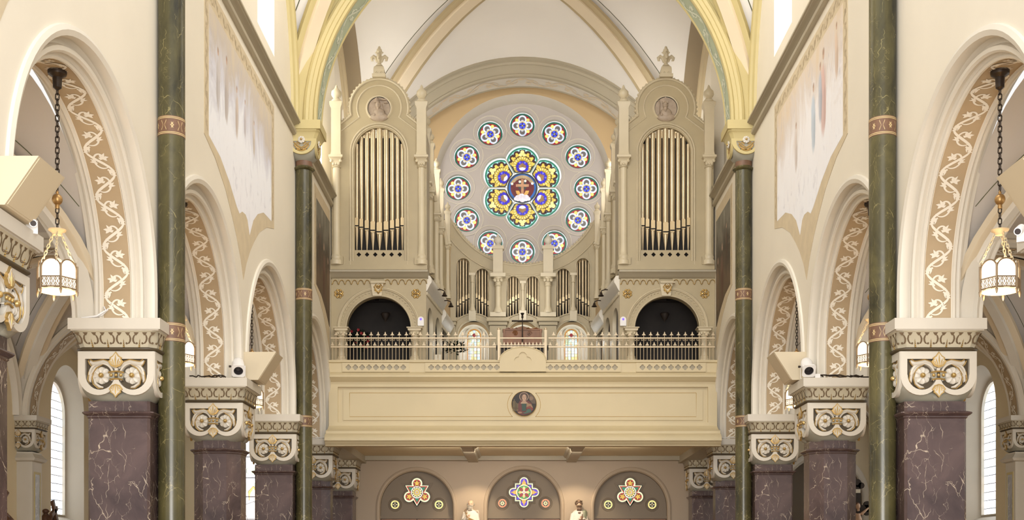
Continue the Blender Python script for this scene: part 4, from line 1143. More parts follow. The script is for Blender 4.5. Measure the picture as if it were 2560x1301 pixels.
def pipe(parent, x, y, r, z0, zm, z1, mlen, rk=1.0):
    p = MB(); r *= rk
    p.lathe([(.012, z0), (r*.96, zm-.02), (r, zm), (r, z1), (r*.9, z1)], 18, (x, y, 0), 0)
    f = XZ(y-r*1.0)
    g = lambda a, b, d: (x+a, y-sqrt(max(0, r*r-a*a*.6))-.004+d, b)
    w = r*.86
    p.plate([(-w, zm+.03), (w, zm+.03), (w, zm+mlen)]+[(w*cos(t), zm+mlen-.0+w*.35*sin(t)) for t in [pi*i/8 for i in range(9)]]+[(-w, zm+mlen)], (), lambda a, b, d: (x+a, y-r-.004+d, b), 0, .012, 1)
    p.box((x, y-r-.002, zm+.015), (2*w, .02, .03), 2)
    p.plate([(-w, zm), (w, zm)]+[(w*cos(t), zm-w*.7*sin(t)) for t in [pi*i/8 for i in range(9)]], (), lambda a, b, d: (x+a, y-r-.006+d, b), 0, .012, 1)
    return p.build('organ_pipe', [M['pipe'], M['lip'], M['black']], parent, 40)
Z0T = PZ(676, 30)
zt = lambda v: PZ(v, 30)-Z0T
MZ = .002253
def zx(x): return (x-533)*MZ                  # from the enlarged view of the left tower
def zz(y): return zt(110+y/4.337)
def tower():
    t = thing('organ_tower', '', 'pipe organ', (0, 0, 0), 0, 'organ towers')
    f = lambda a, b, d: (a, d, b)
    out = [(-1.16, 0), (1.16, 0), (1.16, zz(850)), (.95, zz(850)), (zx(865), zz(775))]
    cxg, czg, R = 0.0, zz(695), 332*MZ
    a0 = atan2(zz(775)-czg, zx(865)-cxg)
    out += arc(cxg, czg, R, a0, pi-a0, 40)
    out += [(-zx(865), zz(775)), (-.95, zz(850)), (-1.16, zz(850))]
    hw, zs = .60, zz(1175)
    zb = zt(648)
    hole = arched(0, hw, zb, zs, 28)
    p = MB(); p.plate(out, [hole], f, 0, .12); fr = p.build('front_panel', M['organ'], t, 30)
    m = MB()
    for o, d0, w in ((.10, -.03, .025), (.045, -.02, .02)): m.tube([f(a, b, d0*.3) for a, b in arched(0, hw+o, .12, zs, 28)[1:]+arched(0, hw+o, .12, zs)[:1]], w, 6)
    # trefoil gable moulding and shoulders
    inner = [(1.05, zz(985)), (zx(755), zz(800))]+arc(0, zz(690), 240*MZ, -.46, pi+.46, 36)+[(-zx(755), zz(800)), (-1.05, zz(985))]
    m.tube([f(a, b, 0) for a, b in inner], .022, 6); m.tube([f(a, b, -.01) for a, b in [(1.05, zz(905)), (zx(835), zz(775))]+arc(0, zz(695), 314*MZ, a0, pi-a0, 40)+[(-zx(835), zz(775)), (-1.05, zz(905))]], .03, 6)
    m.build('front_molding', M['organl'], fr, 60)
    # crest of small scallops
    c = MB()
    for i in range(27):
        tt = a0+.02+(pi-2*a0-.04)*i/26; c.ball((R*cos(tt), .05, czg+R*sin(tt)), (.035, .05, .035), 8)
    for s in (-1, 1):
        for i in range(5):
            q = i/4.0; c.ball((s*(zx(870)+(.98-zx(870))*q), .05, zz(778)+(zz(848)-zz(778))*q), (.032, .05, .032), 8)
    c.build('scalloped_crest', M['organl'], fr, 60)
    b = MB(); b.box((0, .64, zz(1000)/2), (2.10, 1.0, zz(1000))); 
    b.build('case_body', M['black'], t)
    sd = MB()
    for s in (-1, 1): sd.box((s*1.12, .62, zz(930)/2), (.05, 1.08, zz(930)))
    sd.box((0, 1.14, zz(930)/2), (2.24, .05, zz(930))); sd.build('side_panel', M['organ'], t)
    # quatrefoil toe board
    q = MB(); hs = [lobes(x, zt(636), .026, .026, 4, 6) for x in [zx(533)-.5+.2*i for i in range(6)]]
    q.plate([(-.60, zt(650)), (.60, zt(650)), (.60, zt(625)), (-.60, zt(625))], hs, f, .03, .07); q.build('toe_board', M['organ'], t)
    bs = MB(); bs.box((0, 0, .06), (2.36, .16, .12)); bs.box((0, .02, .17), (2.3, .1, .1))
    for s in (-1, 1): bs.box((s*.98, -.02, .22), (.22, .16, .2))
    bs.build('plinth', M['organ'], t)
    for x, r, vm, vt in ((-.556, .040, 565, 352), (-.444, .045, 569, 340), (-.309, .051, 573, 330), (-.163, .058, 577, 322), (0, .068, 581, 318), (.163, .058, 577, 322), (.31, .051, 573, 330), (.44, .045, 569, 340), (.556, .040, 565, 352)):
        pipe(t, x, .10, r, zt(625), zt(vm), min(zs+sqrt(max(0, (hw-.0)**2-x*x))-.0, zt(vt))-.0, .17+r*.9, 1.13)
    # medallion
    return t
tw = tower()
def bishop(t, crown):
    d = MB(); d.lathe([(.278, -.03), (.30, -.045), (.325, -.02), (.33, .0), (.278, 0)], 40, (0, 0, zz(700)), 0, axis='y', caps=False); o = d.build('medallion_ring', M['organl'], t)
    k = MB(); k.lathe([(.268, -.008), (.268, 0)], 40, (0, 0, zz(700)), 0, axis='y'); q_ = MB(); q_.lathe([(.282, -.006), (.282, 0)], 40, (0, 0, zz(700)), 0, axis='y'); q_.build('medallion_groove', M['black'], o)
    # bust in relief: shoulders, robe folds, head, headdress, crozier
    z0 = zz(700)
    def bl(x, z, rx, rz, ry=.05, d=0): k.ball((x*1.15, -.012-d*1.3, z0+z*1.08), (rx*1.15, ry*1.7, rz*1.1), 14, 0)
    bl(0, -.20, .20, .10, .04); bl(0, -.12, .13, .12, .05); bl(-.02, .0, .035, .07, .045, .01); bl(-.02, .06, .058, .078, .055, .02)
    bl(-.02, .045, .012, .02, .02, .07); bl(-.045, .075, .012, .008, .02, .06); bl(.01, .075, .012, .008, .02, .06)
    if crown:
        for z, r in ((.13, .07), (.165, .062), (.20, .045)): bl(-.04, z, r, .022, .05, .02)
        k.tube([(.08, -.03, z0+.10), (.17, -.03, z0-.14)], .012, 6); bl(.10, .19, .08, .025, .03); bl(.15, .12, .05, .02, .03)
    else:
        k.plate([(-.085, z0+.11), (.045, z0+.11), (.055, z0+.17), (-.02, z0+.27), (-.095, z0+.17)], (), lambda a, b, d: (a, d, b), -.07, 0, 0)
        bl(-.02, -.03, .045, .06, .05, .03); bl(-.02, -.07, .03, .05, .04, .03)
        k.tube([(-.17, -.03, z0-.16), (-.15, -.03, z0+.12), (-.17, -.03, z0+.19), (-.21, -.03, z0+.17)], .012, 6)
    for i in range(5): k.tube([(-.10+.045*i, -.06, z0-.04-.02*abs(i-2)), (-.14+.07*i, -.05, z0-.24)], .013, 6)
    k.ball((-.11, -.06, z0-.17), (.04, .03, .035), 10); k.build('relief_portrait', M['relief'], o, 60)
def cross_finial(t):
    d = MB(); d.box((0, .03, zz(325)), (.26, .26, .16)); d.box((0, .03, zz(357)), (.32, .30, .08))
    for s in (-1, 1):
        for q in range(4): d.ball((s*.055+.02*cos(q*pi/2), -.10, zz(325)+.02*sin(q*pi/2)), .014, 6)
    d.build('finial_pedestal', M['organl'], t)
    e = MB(); z = zz(290)
    e.skin([[(h*sx, .03+h*sy, z+q) for sx, sy in ((-1, -1), (1, -1), (1, 1), (-1, 1))] for h, q in ((.13, 0), (.12, .06), (.07, .12))], cu=True, caps=True)
    e.lathe([(.06, .10), (.085, .14), (.05, .17), (.045, .22), (.07, .30), (.075, .36), (.05, .40), (.05, .44), (.075, .47), (.06, .53), (.03, .56), (.035, .585), (.01, .61)], 12, (0, .03, z))
    for q in range(4):
        a = q*pi/2; c, s = cos(a), sin(a)
        e.tube([(r*c, .03+r*s, z+h) for r, h in ((.05, .22), (.08, .32), (.14, .36), (.18, .32), (.175, .26), (.14, .25))], [.03, .045, .045, .045, .03, .012], 8)
        e.tube([(r*c, .03+r*s, z+h) for r, h in ((.03, .40), (.07, .46), (.10, .45))], [.02, .028, .012], 8)
    e.build('leafy_finial', M['organl'], t, 60)
    for s in (-1, 1): post(t, s*1.04, -.02, .12, PZ(213, 30)-Z0T, 1.0, PZ(393, 30)-Z0T)
cross_finial(tw)
tr = copy_tree(tw, (3.495, 30.0, Z0T), 0, 'organ tower right of the rose, its medallion a mitred bearded man')
tw.location = (-3.512, 30.0, Z0T); tw['label'] = 'organ tower left of the rose, its medallion a man in tiered crown'
bishop(tw, True); bishop(tr, False)

# organ case stepping back along each side of the gallery
STEP = ((1065, 31.3, 285), (1075, 32.2, 325), (1091, 33.0, 395), (1102, 33.6, 445), (1119, 34.08, 505))
for s, nm in SIDES:
    t = (tw, tr)[s > 0]; kids = set(t.children)
    pts = [(2.455, 31.15, zt(330)+Z0T)]+[(-PX(u, y), y, PZ(v+110, y)) for u, y, v in STEP]
    w = MB(); zb = [PZ(685, y) if y < 32.6 else PZ(690+40*(y-32.6)/1.7, y) for x, y, z in pts]
    w.skin([[(s*(x+.04), y, b) for (x, y, z), b in zip(pts, zb)], [(s*(x+.04), y, z) for x, y, z in pts], [(s*(x+.14), y, z) for x, y, z in pts], [(s*(x+.14), y, b) for (x, y, z), b in zip(pts, zb)]], cv=True)
    w.build('side_panel', M['organ'], t)
    for i, (u, y, v) in enumerate(STEP):
        sc = (.9, .85, .75, .7, .62)[i]
        post(t, s*(-PX(u, y)), y, zb[i+1]-.25*(i > 1), PZ(v, y), sc)
    for i in range(len(pts)-1):
        a, b = pts[i], pts[i+1]
        m = MB(); m.tube([(s*(a[0]+.02), a[1]+.1, a[2]-.05), (s*((a[0]+b[0])/2+.02), (a[1]+b[1])/2, max(a[2], b[2])+.12), (s*(b[0]+.02), b[1]-.1, b[2]+.0)], .05, 8); m.build('gablet', M['organl'], t)
    for ch in t.children:
        if ch not in kids: ch.location = -t.location

# loft houses carrying the towers: arched openings over the gallery
HZ0, HZ1 = 6.95, PZ(690, 30.05)
def hz(y): return PZ(650+y/5.003, 30.05)
def hx(x): return (x-615)/5.003*30.05/F
def house(sd_):
    t = thing('loft_house', 'arched organ loft house with dark interior beneath the %s tower' % ('left', 'right')[sd_ > 0], 'organ loft', (sd_*3.53, 30.05, 0), 0, 'arched loft houses under the organ towers')
    f = lambda a, b, d: (a, d, b)
    W = 1.165; r = 405/5.003*30.05/F; zs = hz(862)
    p = MB(); p.plate([(-W, HZ0), (W, HZ0), (W, HZ1), (-W, HZ1)], [arched(0, r, HZ0+.01, zs, 32)], f, 0, .25); p.build('arched_front', M['organ'], t, 30)
    a = MB()
    for rr, w in ((r+.01, .02), (r+.20, .03), (r+.17, .018)): a.tube([f(x, z, -.01) for x, z in arc(0, zs, rr, 0, pi, 40)], w, 6)
    for sgn in (-1, 1):
        for i in range(14):
            tt = (.06+i*.098) if sgn > 0 else pi-(.06+i*.098); q0 = (r+.13)
            a.tube([f((r+.14)*cos(tt), zs+(r+.14)*sin(tt), -.006), f((r+.105)*cos(tt+.035), zs+(r+.105)*sin(tt+.035), -.006), f((r+.10)*cos(tt), zs+(r+.10)*sin(tt), -.006)], [.010, .014, .004], 5)
    a.build('archivolt', M['organl'], t, 60)
    c = MB(); c.skin([[(x, y, z) for y, z in ((0, hz(240)), (-.04, hz(236)), (-.10, hz(215)), (-.16, hz(180)), (-.20, hz(172)), (-.20, hz(150)), (-.16, hz(142)), (.2, hz(138)))] for x in (-W-.02, W+.05)], caps=True); c.build('cornice', M['balcg'], t)
    s = MB(); g = MB()
    for x0, x1, n in ((35, 515, 5.5), (680, 1225, 6)):
        n = 6; pitch = (x1-x0)/n
        for i in range(n):
            xc = hx(x0+pitch*(i+.5)); rr = pitch/2*.98/5.003*30.05/F
            g.tube([f(xc+rr*.82*cos(q), hz(300)+rr*1.15*sin(q), -.02) for q in [pi*j/10 for j in range(11)]], .012, 6)
            s.plate([(xc-rr, hz(300)), (xc-rr*.8, hz(300))]+[(xc+rr*.8*cos(q), hz(300)+rr*1.1*sin(q)) for q in [pi-pi*j/10 for j in range(11)]]+[(xc+rr, hz(300)), (xc+rr, hz(238)), (xc-rr, hz(238))], (), f, -.03, 0, 0)
            g.ball(f(xc-rr, hz(303), -.02), .018, 8)
    s.build('scallop_trim', M['organ'], t); g.build('gilded_scallop_line', M['gold'], t, 60)
    k = MB(); k.plate([(hx(545)-.0, hz(458)), (hx(655), hz(458)), (hx(680), hz(295)), (hx(520), hz(295))], (), f, -.07, 0, 0)
    k.box((0, -.05, hz(293)), (.36, .14, .03)); ks = k.build('keystone', M['organl'], t)
    g = MB()
    for q in (-1, 1):
        for l in ([(0, 435), (18, 400), (46, 385), (40, 365)], [(0, 410), (30, 380), (52, 345), (38, 325)], [(0, 370), (20, 350), (34, 320), (14, 305)]):
            g.tube([f(q*x/5.003*30.05/F, hz(y), -.075) for x, y in l], [.012, .02, .018, .006], 6)
    g.ball(f(0, hz(335), -.08), .03, 8); g.box(f(0, hz(405), -.075), (.16, .03, .02)); g.build('gilded_urn', M['gold'], ks, 60)
    for x in (118, 1083):
        ro = MB()
        fn = lambda a, b, d: (a, d, b)
        rosette_mb(ro, fn, hx(x), hz(425), .085, -.005, 0, 0, 4)
        for j in range(8): ro.ball(fn(hx(x)+.095*cos(j*pi/4+.39), hz(425)+.095*sin(j*pi/4+.39), -.01), (.028, .018, .028), 8)
        ro.tube([fn(hx(x)+.095*cos(j*pi/10), hz(425)+.095*sin(j*pi/10), -.008) for j in range(20)], .014, 6, 0, True)
        ro.build('gilded_rosette', M['gold'], t, 50)
    for s_ in (-1, 1):
        q = MB(); x = s_*(r+.10)
        q.lathe([(.13, HZ0), (.13, HZ0+.05), (.105, HZ0+.08), (.11, HZ0+.11), (.085, HZ0+.14), (.08, hz(975)), (.10, hz(970)), (.09, hz(960)), (.12, hz(925)), (.15, hz(905))], 18, (x, -.10, 0))
        q.skin([[(x+h*a_, -.06+h*b_, z) for a_, b_ in ((-1, -1), (1, -1), (1, 1), (-1, 1))] for h, z in ((.13, hz(910)), (.155, hz(900)), (.16, hz(880)), (.19, hz(872)), (.19, hz(862)), (.1, hz(860)))], cu=True, caps=True)
        for j in range(5): q.ball((x+.11*cos(pi+pi*j/4), -.10+.11*sin(pi+pi*j/4), hz(935)), .035, 8)
        q.build('jamb_column', M['organl'], t)
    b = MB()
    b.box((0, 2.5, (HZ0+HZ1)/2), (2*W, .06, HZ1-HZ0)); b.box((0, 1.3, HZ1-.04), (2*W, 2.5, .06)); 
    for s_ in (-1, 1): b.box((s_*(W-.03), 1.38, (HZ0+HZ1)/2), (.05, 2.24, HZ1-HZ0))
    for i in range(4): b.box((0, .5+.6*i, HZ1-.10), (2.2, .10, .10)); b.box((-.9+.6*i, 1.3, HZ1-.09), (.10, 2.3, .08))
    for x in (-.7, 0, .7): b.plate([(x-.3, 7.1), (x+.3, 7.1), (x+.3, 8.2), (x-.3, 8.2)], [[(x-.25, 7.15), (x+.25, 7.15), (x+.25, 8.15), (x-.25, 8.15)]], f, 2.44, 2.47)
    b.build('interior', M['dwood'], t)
    pe = MB(); pe.lathe([(.10, hz(560)), (.12, hz(575)), (.09, hz(610)), (.06, hz(640)), (.02, hz(660)), (.004, hz(682))], 14, (.06, 1.0, 0)); pe.build('ceiling_pendant', M['dwood'], t)
    return t
houses = (house(-1), house(1))
# inner side walls of the houses
for s, nm in SIDES:
    t = houses[s > 0]; kids = set(t.children)
    pts = [(2.37, 30.1), (2.14, 32.55), (2.10, 32.6), (1.99, 34.3)]
    n = Vector((1, 0, 0))
    for i, (q, z1) in enumerate((((2.37, 30.1, 2.14, 32.5), HZ1), ((2.16, 32.55, 2.04, 34.0), HZ1-.32))):
        xa, ya, xb, yb = q; L = sqrt((xb-xa)**2+(yb-ya)**2)
        fn = lambda a, b, d: (s*(xa+(xb-xa)*a/L+d), ya+(yb-ya)*a/L, b)
        na = 2 if i == 0 else 1; hs = [arched(L*(j+.5)/na, L/na*.34, HZ0+.02, 8.0, 16) for j in range(na)]
        p = MB(); p.plate([(0, HZ0), (L, HZ0), (L, z1), (0, z1)], hs, fn, 0, .10); p.plate([(.02, HZ0), (L-.02, HZ0), (L-.02, z1-.02), (.02, z1-.02)], (), fn, .12, .14, 1); p.build('arcaded_panel', [M['organl'], M['dwood']], t, 30)
        c = MB(); c.skin([[fn(a, z, d) for d, z in ((0, z1-.38), (-.03, z1-.36), (-.10, z1-.22), (-.14, z1-.16), (-.14, z1-.08), (-.10, z1), (.1, z1+.02))] for a in (-.05, L+.05)], caps=True); c.build('cornice', M['white'], t)  # white here paints in the window light on the side cornice
        d = MB()
        nn = int(L/.11); lo = []
        for j in range(nn): lo += [(L*(j+.5)/nn+L/nn*.45*cos(q), z1-.42-.05*sin(q)) for q in [pi-pi*i/6 for i in range(7)]]
        d.plate(lo+[(L, z1-.38), (0, z1-.38)], (), fn, -.03, 0)
        d.build('scallop_trim', M['organl'], t)
    for ch in t.children:
        if ch not in kids: ch.location = -t.location
    for j, (y, v) in enumerate(((31.0, 728), (32.1, 755))):
        g = thing('gooseneck_lamp', 'dark bronze gooseneck lamp on the %s loft cornice, %s one' % (nm, ('nearer', 'farther')[j]), 'lamp', (s*(2.37-.0*j-(y-30.1)*.094), y, PZ(v, y)), 0, 'gooseneck lamps on the loft cornices')
        m = MB(); m.tube([(s*.0, 0, 0), (-s*.1, 0, .03), (-s*.22, -.02, .03), (-s*.30, -.02, .0), (-s*.31, -.02, -.05)], .014, 8); m.lathe([(.03, -.03), (.06, 0), (.03, .03)], 10, (-s*.02, 0, 0), 0, axis='x'); m.build('arm', M['iron'], g)
        sh = MB(); sh.lathe([(.015, -.03), (.03, -.05), (.04, -.09), (.075, -.13), (.07, -.135), (.02, -.08)], 14, (-s*.31, -.02, 0)); sh.build('lamp_shade', M['iron'], g)

# rear organ case below the rose
YC = 34.35
def P2(u, v): return (PX(u, YC), PZ(v, YC))
t = thing('rear_organ_case', 'low organ case with six arched pipe openings beneath the rose window', 'pipe organ', (0, 0, 0))
out = [P2(1126, 904), P2(1489, 904), P2(1489, 545)]
cx_, cz_ = P2(1307, 466); RR = 192*YC/F
a_r = atan2(PZ(560, YC)-cz_, PX(1478, YC)-cx_)
out += arc(cx_, cz_, RR+.03, a_r, -pi-a_r, 40)+[P2(1126, 545)]
op = ((1141, 1175, 645, 795, 786), (1188, 1223, 671, 786, 795), (1266.5, 1299.5, 690, 793, 785), (1315, 1348.5, 690, 785, 793), (1391, 1426, 671, 793, 785), (1440, 1475, 645, 785, 793))
holes = []
for u0, u1, vt, bl_, br_ in op:
    hw = (PX(u1, YC)-PX(u0, YC))/2; xc = (PX(u1, YC)+PX(u0, YC))/2
    holes.append([(xc-hw, PZ(bl_, YC)), (xc+hw, PZ(br_, YC))]+arc(xc, PZ(vt, YC)-hw, hw, 0, pi, 16))
ah = [arched(PX(u, YC), 39*YC/F, PZ(903, YC), PZ(840, YC), 24) for u in (1184, 1307, 1430)]
p = MB(); p.plate(out, holes+ah, XZ(YC), 0, .12); p.build('front_panel', M['organ'], t, 30)
m = MB()
for h in holes: m.tube([(a, YC-.005, b) for a, b in h], .016, 6, 0, True)
for u in (1184, 1307, 1430):
    m.tube([(a, YC-.01, b) for a, b in arc(PX(u, YC), PZ(840, YC), 41*YC/F, 0, pi, 24)], .02, 6); m.tube([(a, YC-.01, b) for a, b in arc(PX(u, YC), PZ(845, YC), 60*YC/F, .35, pi-.35, 24)], .022, 6)
m.tube([(a, YC-.01, b) for a, b in arc(cx_, cz_, RR+.36, a_r-.1, -pi-a_r+.1, 40)], .02, 6)
m.build('front_molding', M['organl'], t, 60)
c = MB()
for i in range(52):
    q = a_r+(-pi-2*a_r)*i/51; c.ball((cx_+(RR+.02)*cos(q), YC+.05, cz_+(RR+.02)*sin(q)), (.042, .05, .042), 8)
c.tube([(a, YC, b) for a, b in arc(cx_, cz_, RR+.07, a_r, -pi-a_r, 40)], .03, 6)
c.build('scalloped_crest', M['organl'], t, 60)
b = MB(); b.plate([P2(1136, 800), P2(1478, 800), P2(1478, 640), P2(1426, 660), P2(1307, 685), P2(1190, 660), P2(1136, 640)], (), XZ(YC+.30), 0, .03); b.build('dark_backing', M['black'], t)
for i, (u0, u1, vt, bl_, br_) in enumerate(op):
    fl_ = i % 2 == 0
    us = [u0+(u1-u0)*q for q in ((.10, .28, .50, .72, .91) if 1 else ())]
    mv = {0: (762, 755, 753, 748, 746), 1: (746, 750, 756, 760, 764)}[0 if i in (0, 2, 4) else 1]
    if i in (0, 2, 4): mv = (765, 760, 755, 750, 747)
    for j, u in enumerate(us):
        rad = (.024, .028, .038, .029, .024)[j]; x = PX(u, YC); vb = bl_+(br_-bl_)*(u-u0)/(u1-u0)
        hw = (PX(u1, YC)-PX(u0, YC))/2; xc = (PX(u1, YC)+PX(u0, YC))/2
        ztop = PZ(vt, YC)-hw+sqrt(max(0, hw*hw-(x-xc)**2))
        pipe(t, x, YC+.14, rad, PZ(vb+1, YC), PZ(mv[j], YC), ztop+.02, .15)
for u, v0, v1, r in ((1181, 780, 685, .046), (1307, 780, 705, .042), (1433, 780, 685, .046)):
    q = MB(); x = PX(u, YC); z0, z1 = PZ(v0, YC), PZ(v1, YC)
    q.lathe([(r*1.9, z0), (r*1.9, z0+.06), (r*1.2, z0+.14), (r*1.3, z0+.18), (r, z0+.22), (r*.95, z1-.26), (r*1.3, z1-.25), (r*1.05, z1-.22), (r*1.3, z1-.12), (r*1.7, z1-.07)], 16, (x, YC-.06, 0)); q.box((x, YC-.06, z1-.035), (r*4, r*3.6, .07)); q.box((x, YC-.06, z0-.12), (.20, .14, .26))
    q.build('colonnette', M['organl'], t)
for u in (1245, 1370):
    q = MB(); x = PX(u, YC); z0, z1 = PZ(793, YC), PZ(688, YC); r = .082
    q.box((x, YC-.1, z0+.03), (.44, .26, .12)); q.lathe([(r*1.7, z0+.08), (r*1.7, z0+.14), (r*1.2, z0+.2), (r, z0+.26), (r*.95, z1-.36), (r*1.2, z1-.34), (r*1.0, z1-.30), (r*1.3, z1-.16), (r*1.7, z1-.1)], 20, (x, YC-.12, 0)); q.box((x, YC-.12, z1-.05), (.42, .30, .1)); q.box((x, YC-.10, (PZ(622, YC)+z1)/2), (.27, .2, PZ(622, YC)-z1)); q.box((x, YC-.10, PZ(623, YC)), (.33, .25, .09))
    for j in range(3): q.ball((x+(j-1)*.09, YC-.24, z1-.2), .05, 8)
    q.build('pier_column', M['organl'], t)
    a = MB(); acorn(a, x, YC-.1, PZ(621, YC), .9); a.build('acorn_finial', M['white'], t, 40)
for u in (1128, 1245, 1370, 1487):
    q = MB(); x = PX(u, YC); q.box((x, YC-.1, PZ(803, YC)), (.62 if 1200 < u < 1400 else .34, .34, .1)); q.box((x, YC-.08, PZ(812, YC)), (.52 if 1200 < u < 1400 else .28, .28, .1)); q.box((x, YC-.06, PZ(860, YC)), (.46 if 1200 < u < 1400 else .24, .24, .96))
    q.build('pier_base', M['organ'], t)

# ------------------------------------------------------------------ railing
YL = 29.755; ZT, ZM, ZBt = PZ(846, YL), PZ(868, YL), PZ(903, YL)
def tip(mb, x, z, s=1.0):
    mb.plate([(x, z), (x+.012*s, z+.012*s), (x+.040*s, z+.004*s), (x+.044*s, z+.022*s), (x+.016*s, z+.04*s), (x+.018*s, z+.055*s), (x, z+.10*s), (x-.018*s, z+.055*s), (x-.016*s, z+.04*s), (x-.044*s, z+.022*s), (x-.040*s, z+.004*s), (x-.012*s, z+.012*s)], (), XZ(-.008), 0, .016)
def picket_tall():
    p = MB(); p.tube([(0, 0, ZBt-.01), (0, 0, ZT+.10)], .0085, 6); tip(p, 0, ZT+.06, 1.0)
    for s in (-1, 1):
        p.tube([(s*(.012+.0), 0, ZT-.03), (s*.03, 0, ZT-.06), (s*.055, 0, ZT-.055), (s*.06, 0, ZT-.03), (s*.042, 0, ZT-.025)], .006, 5)
    return p
def picket_short():
    p = MB(); p.tube([(0, 0, ZBt-.01), (0, 0, ZM+.05)], .0085, 6); tip(p, 0, ZM+.03, .95); return p
def railing(u0, u1, label, central=False):
    x0, x1 = PX(u0, YL), PX(u1, YL)
    t = thing('gallery_railing', label, 'railing', ((x0+x1)/2, YL, 0), 0, 'gallery railing sections'); h = (x1-x0)/2
    r = MB()
    for z, w in ((ZT, .03), (ZM, .034), (ZBt+.01, .03)): r.box((0, 0, z), (2*h, .03, w))
    r.build('rails', M['rail'], t)
    n = int(round(2*h/.0845)); a = b = None
    for i in range(n):
        x = -h+(i+.5)*2*h/n
        tall = i % 2 == 1 and not central
        if tall:
            if a is None: a = picket_tall().build('picket', M['rail'], t); o = a
            else: o = a.copy(); COL.objects.link(o)
        else:
            if b is None: b = picket_short().build('picket', M['rail'], t); o = b
            else: o = b.copy(); COL.objects.link(o)
        o.parent = t; o.location = (x, 0, 0)
    if central:
        for s in (-1, 1):
            q = MB(); q.box((s*h, 0, (ZBt+ZT+.2)/2), (.06, .06, ZT+.2-ZBt)); q.ball((s*h, 0, ZT+.22), .04, 10); q.build('newel_post', M['rail'], t)
railing(827, 1240, 'spiked metal railing section left of the gallery pediment'); railing(1247, 1364, 'short central railing section between two newel posts', True); railing(1371, 1787, 'spiked metal railing section right of the gallery pediment')
# ------------------------------------------------------------------ murals
def mural_mat(name, kind, figs=(), zoff=0):
    m, nt, b = nodes(name); b.inputs['Roughness'].default_value = .7
    tc = nt.nodes.new('ShaderNodeTexCoord'); sp = nt.nodes.new('ShaderNodeSeparateXYZ'); nt.links.new(tc.outputs['Object'], sp.inputs[0])
    n = tex(nt, 1.6, 6, .65, .8, sc=(1, 1, .45)); n2 = tex(nt, 3.5, 5, .7, 1.5, sc=(1, 1.6, .5))
    def math(op, a, c):
        k = nt.nodes.new('ShaderNodeMath'); k.operation = op
        for i, v in enumerate((a, c)):
            if isinstance(v, (int, float)): k.inputs[i].default_value = v
            else: nt.links.new(v, k.inputs[i])
        return k.outputs[0]
    hgt = math('ADD', math('MULTIPLY', sp.outputs['Z'], .30), math('MULTIPLY', math('SUBTRACT', n.outputs['Fac'], .5), .7))
    if kind == 'dark':
        r = ramp(nt, [(0, lin((74, 60, 46))), (.35, lin((104, 86, 66))), (.55, lin((70, 62, 52))), (.75, lin((128, 124, 112))), (1, lin((84, 84, 78)))])
    elif kind == 'left':
        r = ramp(nt, [(0, lin((240, 240, 246))), (.42, lin((238, 240, 246))), (.56, lin((214, 214, 224))), (.72, lin((200, 190, 180))), (.92, lin((214, 200, 176))), (1, lin((182, 196, 190)))])
    else:
        r = ramp(nt, [(0, lin((240, 242, 248))), (.5, lin((238, 236, 238))), (.68, lin((220, 210, 202))), (.85, lin((222, 204, 180))), (1, lin((216, 198, 172)))])
    nt.links.new(hgt, r.inputs[0])
    mx = nt.nodes.new('ShaderNodeMix'); mx.data_type = 'RGBA'
    r2 = ramp(nt, [(.56, (0, 0, 0, 1)), (.74, (.55, .55, .55, 1))]); nt.links.new(n2.outputs['Fac'], r2.inputs[0])
    nt.links.new(r2.outputs[0], mx.inputs[0]); nt.links.new(r.outputs[0], mx.inputs[6])
    mx.inputs[7].default_value = lin((176, 176, 190)) if kind != 'dark' else lin((150, 128, 98))
    col = mx.outputs[2]
    for cx, cz, h, c in figs:            # faded robed figures: soft-edged ellipses of colour
        for oy, oz, ry, rz, cc, k in ((0, h*.36, h*.15, h*.48, c, .8), (h*.05, h*.62, h*.11, h*.20, tuple(min(255, q+18) for q in c), .6), (-h*.06, h*.25, h*.06, h*.3, tuple(q-22 for q in c), .5), (0, h*.91, h*.055, h*.075, (196, 164, 142), .9), (0, h*.95, h*.062, h*.05, (150, 124, 106), .5)):
            su = nt.nodes.new('ShaderNodeVectorMath'); su.operation = 'SUBTRACT'; su.inputs[1].default_value = (0, cx+oy, cz+oz+zoff); nt.links.new(tc.outputs['Object'], su.inputs[0])
            mu = nt.nodes.new('ShaderNodeVectorMath'); mu.operation = 'MULTIPLY'; mu.inputs[1].default_value = (0, 1/ry, 1/rz); nt.links.new(su.outputs[0], mu.inputs[0])
            le = nt.nodes.new('ShaderNodeVectorMath'); le.operation = 'LENGTH'; nt.links.new(mu.outputs[0], le.inputs[0])
            wob = math('ADD', le.outputs['Value'], math('MULTIPLY', math('SUBTRACT', n2.outputs['Fac'], .5), .7))
            rr = ramp(nt, [(.72, (k, k, k, 1)), (1.0, (0, 0, 0, 1))]); nt.links.new(wob, rr.inputs[0])
            m2 = nt.nodes.new('ShaderNodeMix'); m2.data_type = 'RGBA'; nt.links.new(rr.outputs[0], m2.inputs[0]); nt.links.new(col, m2.inputs[6]); m2.inputs[7].default_value = lin(cc); col = m2.outputs[2]
    nt.links.new(col, b.inputs['Base Color'])
    return m
MB_BORDER = paint('faded_buff_mural_border', (206, 190, 160), .7, .06, 5)
MB_BORD2 = paint('faded_leaf_stencil', (194, 177, 146), .7, .06, 5)
LOW = [(-2.3, 6.36), (-1.6, 6.27), (-1.0, 6.07), (-.5, 5.83), (-.3, 5.77), (-.1, 5.86), (.15, 5.88), (.3, 5.83), (.46, 5.62), (.75, 5.95), (1.1, 6.16), (1.6, 6.33), (2.3, 6.37)]
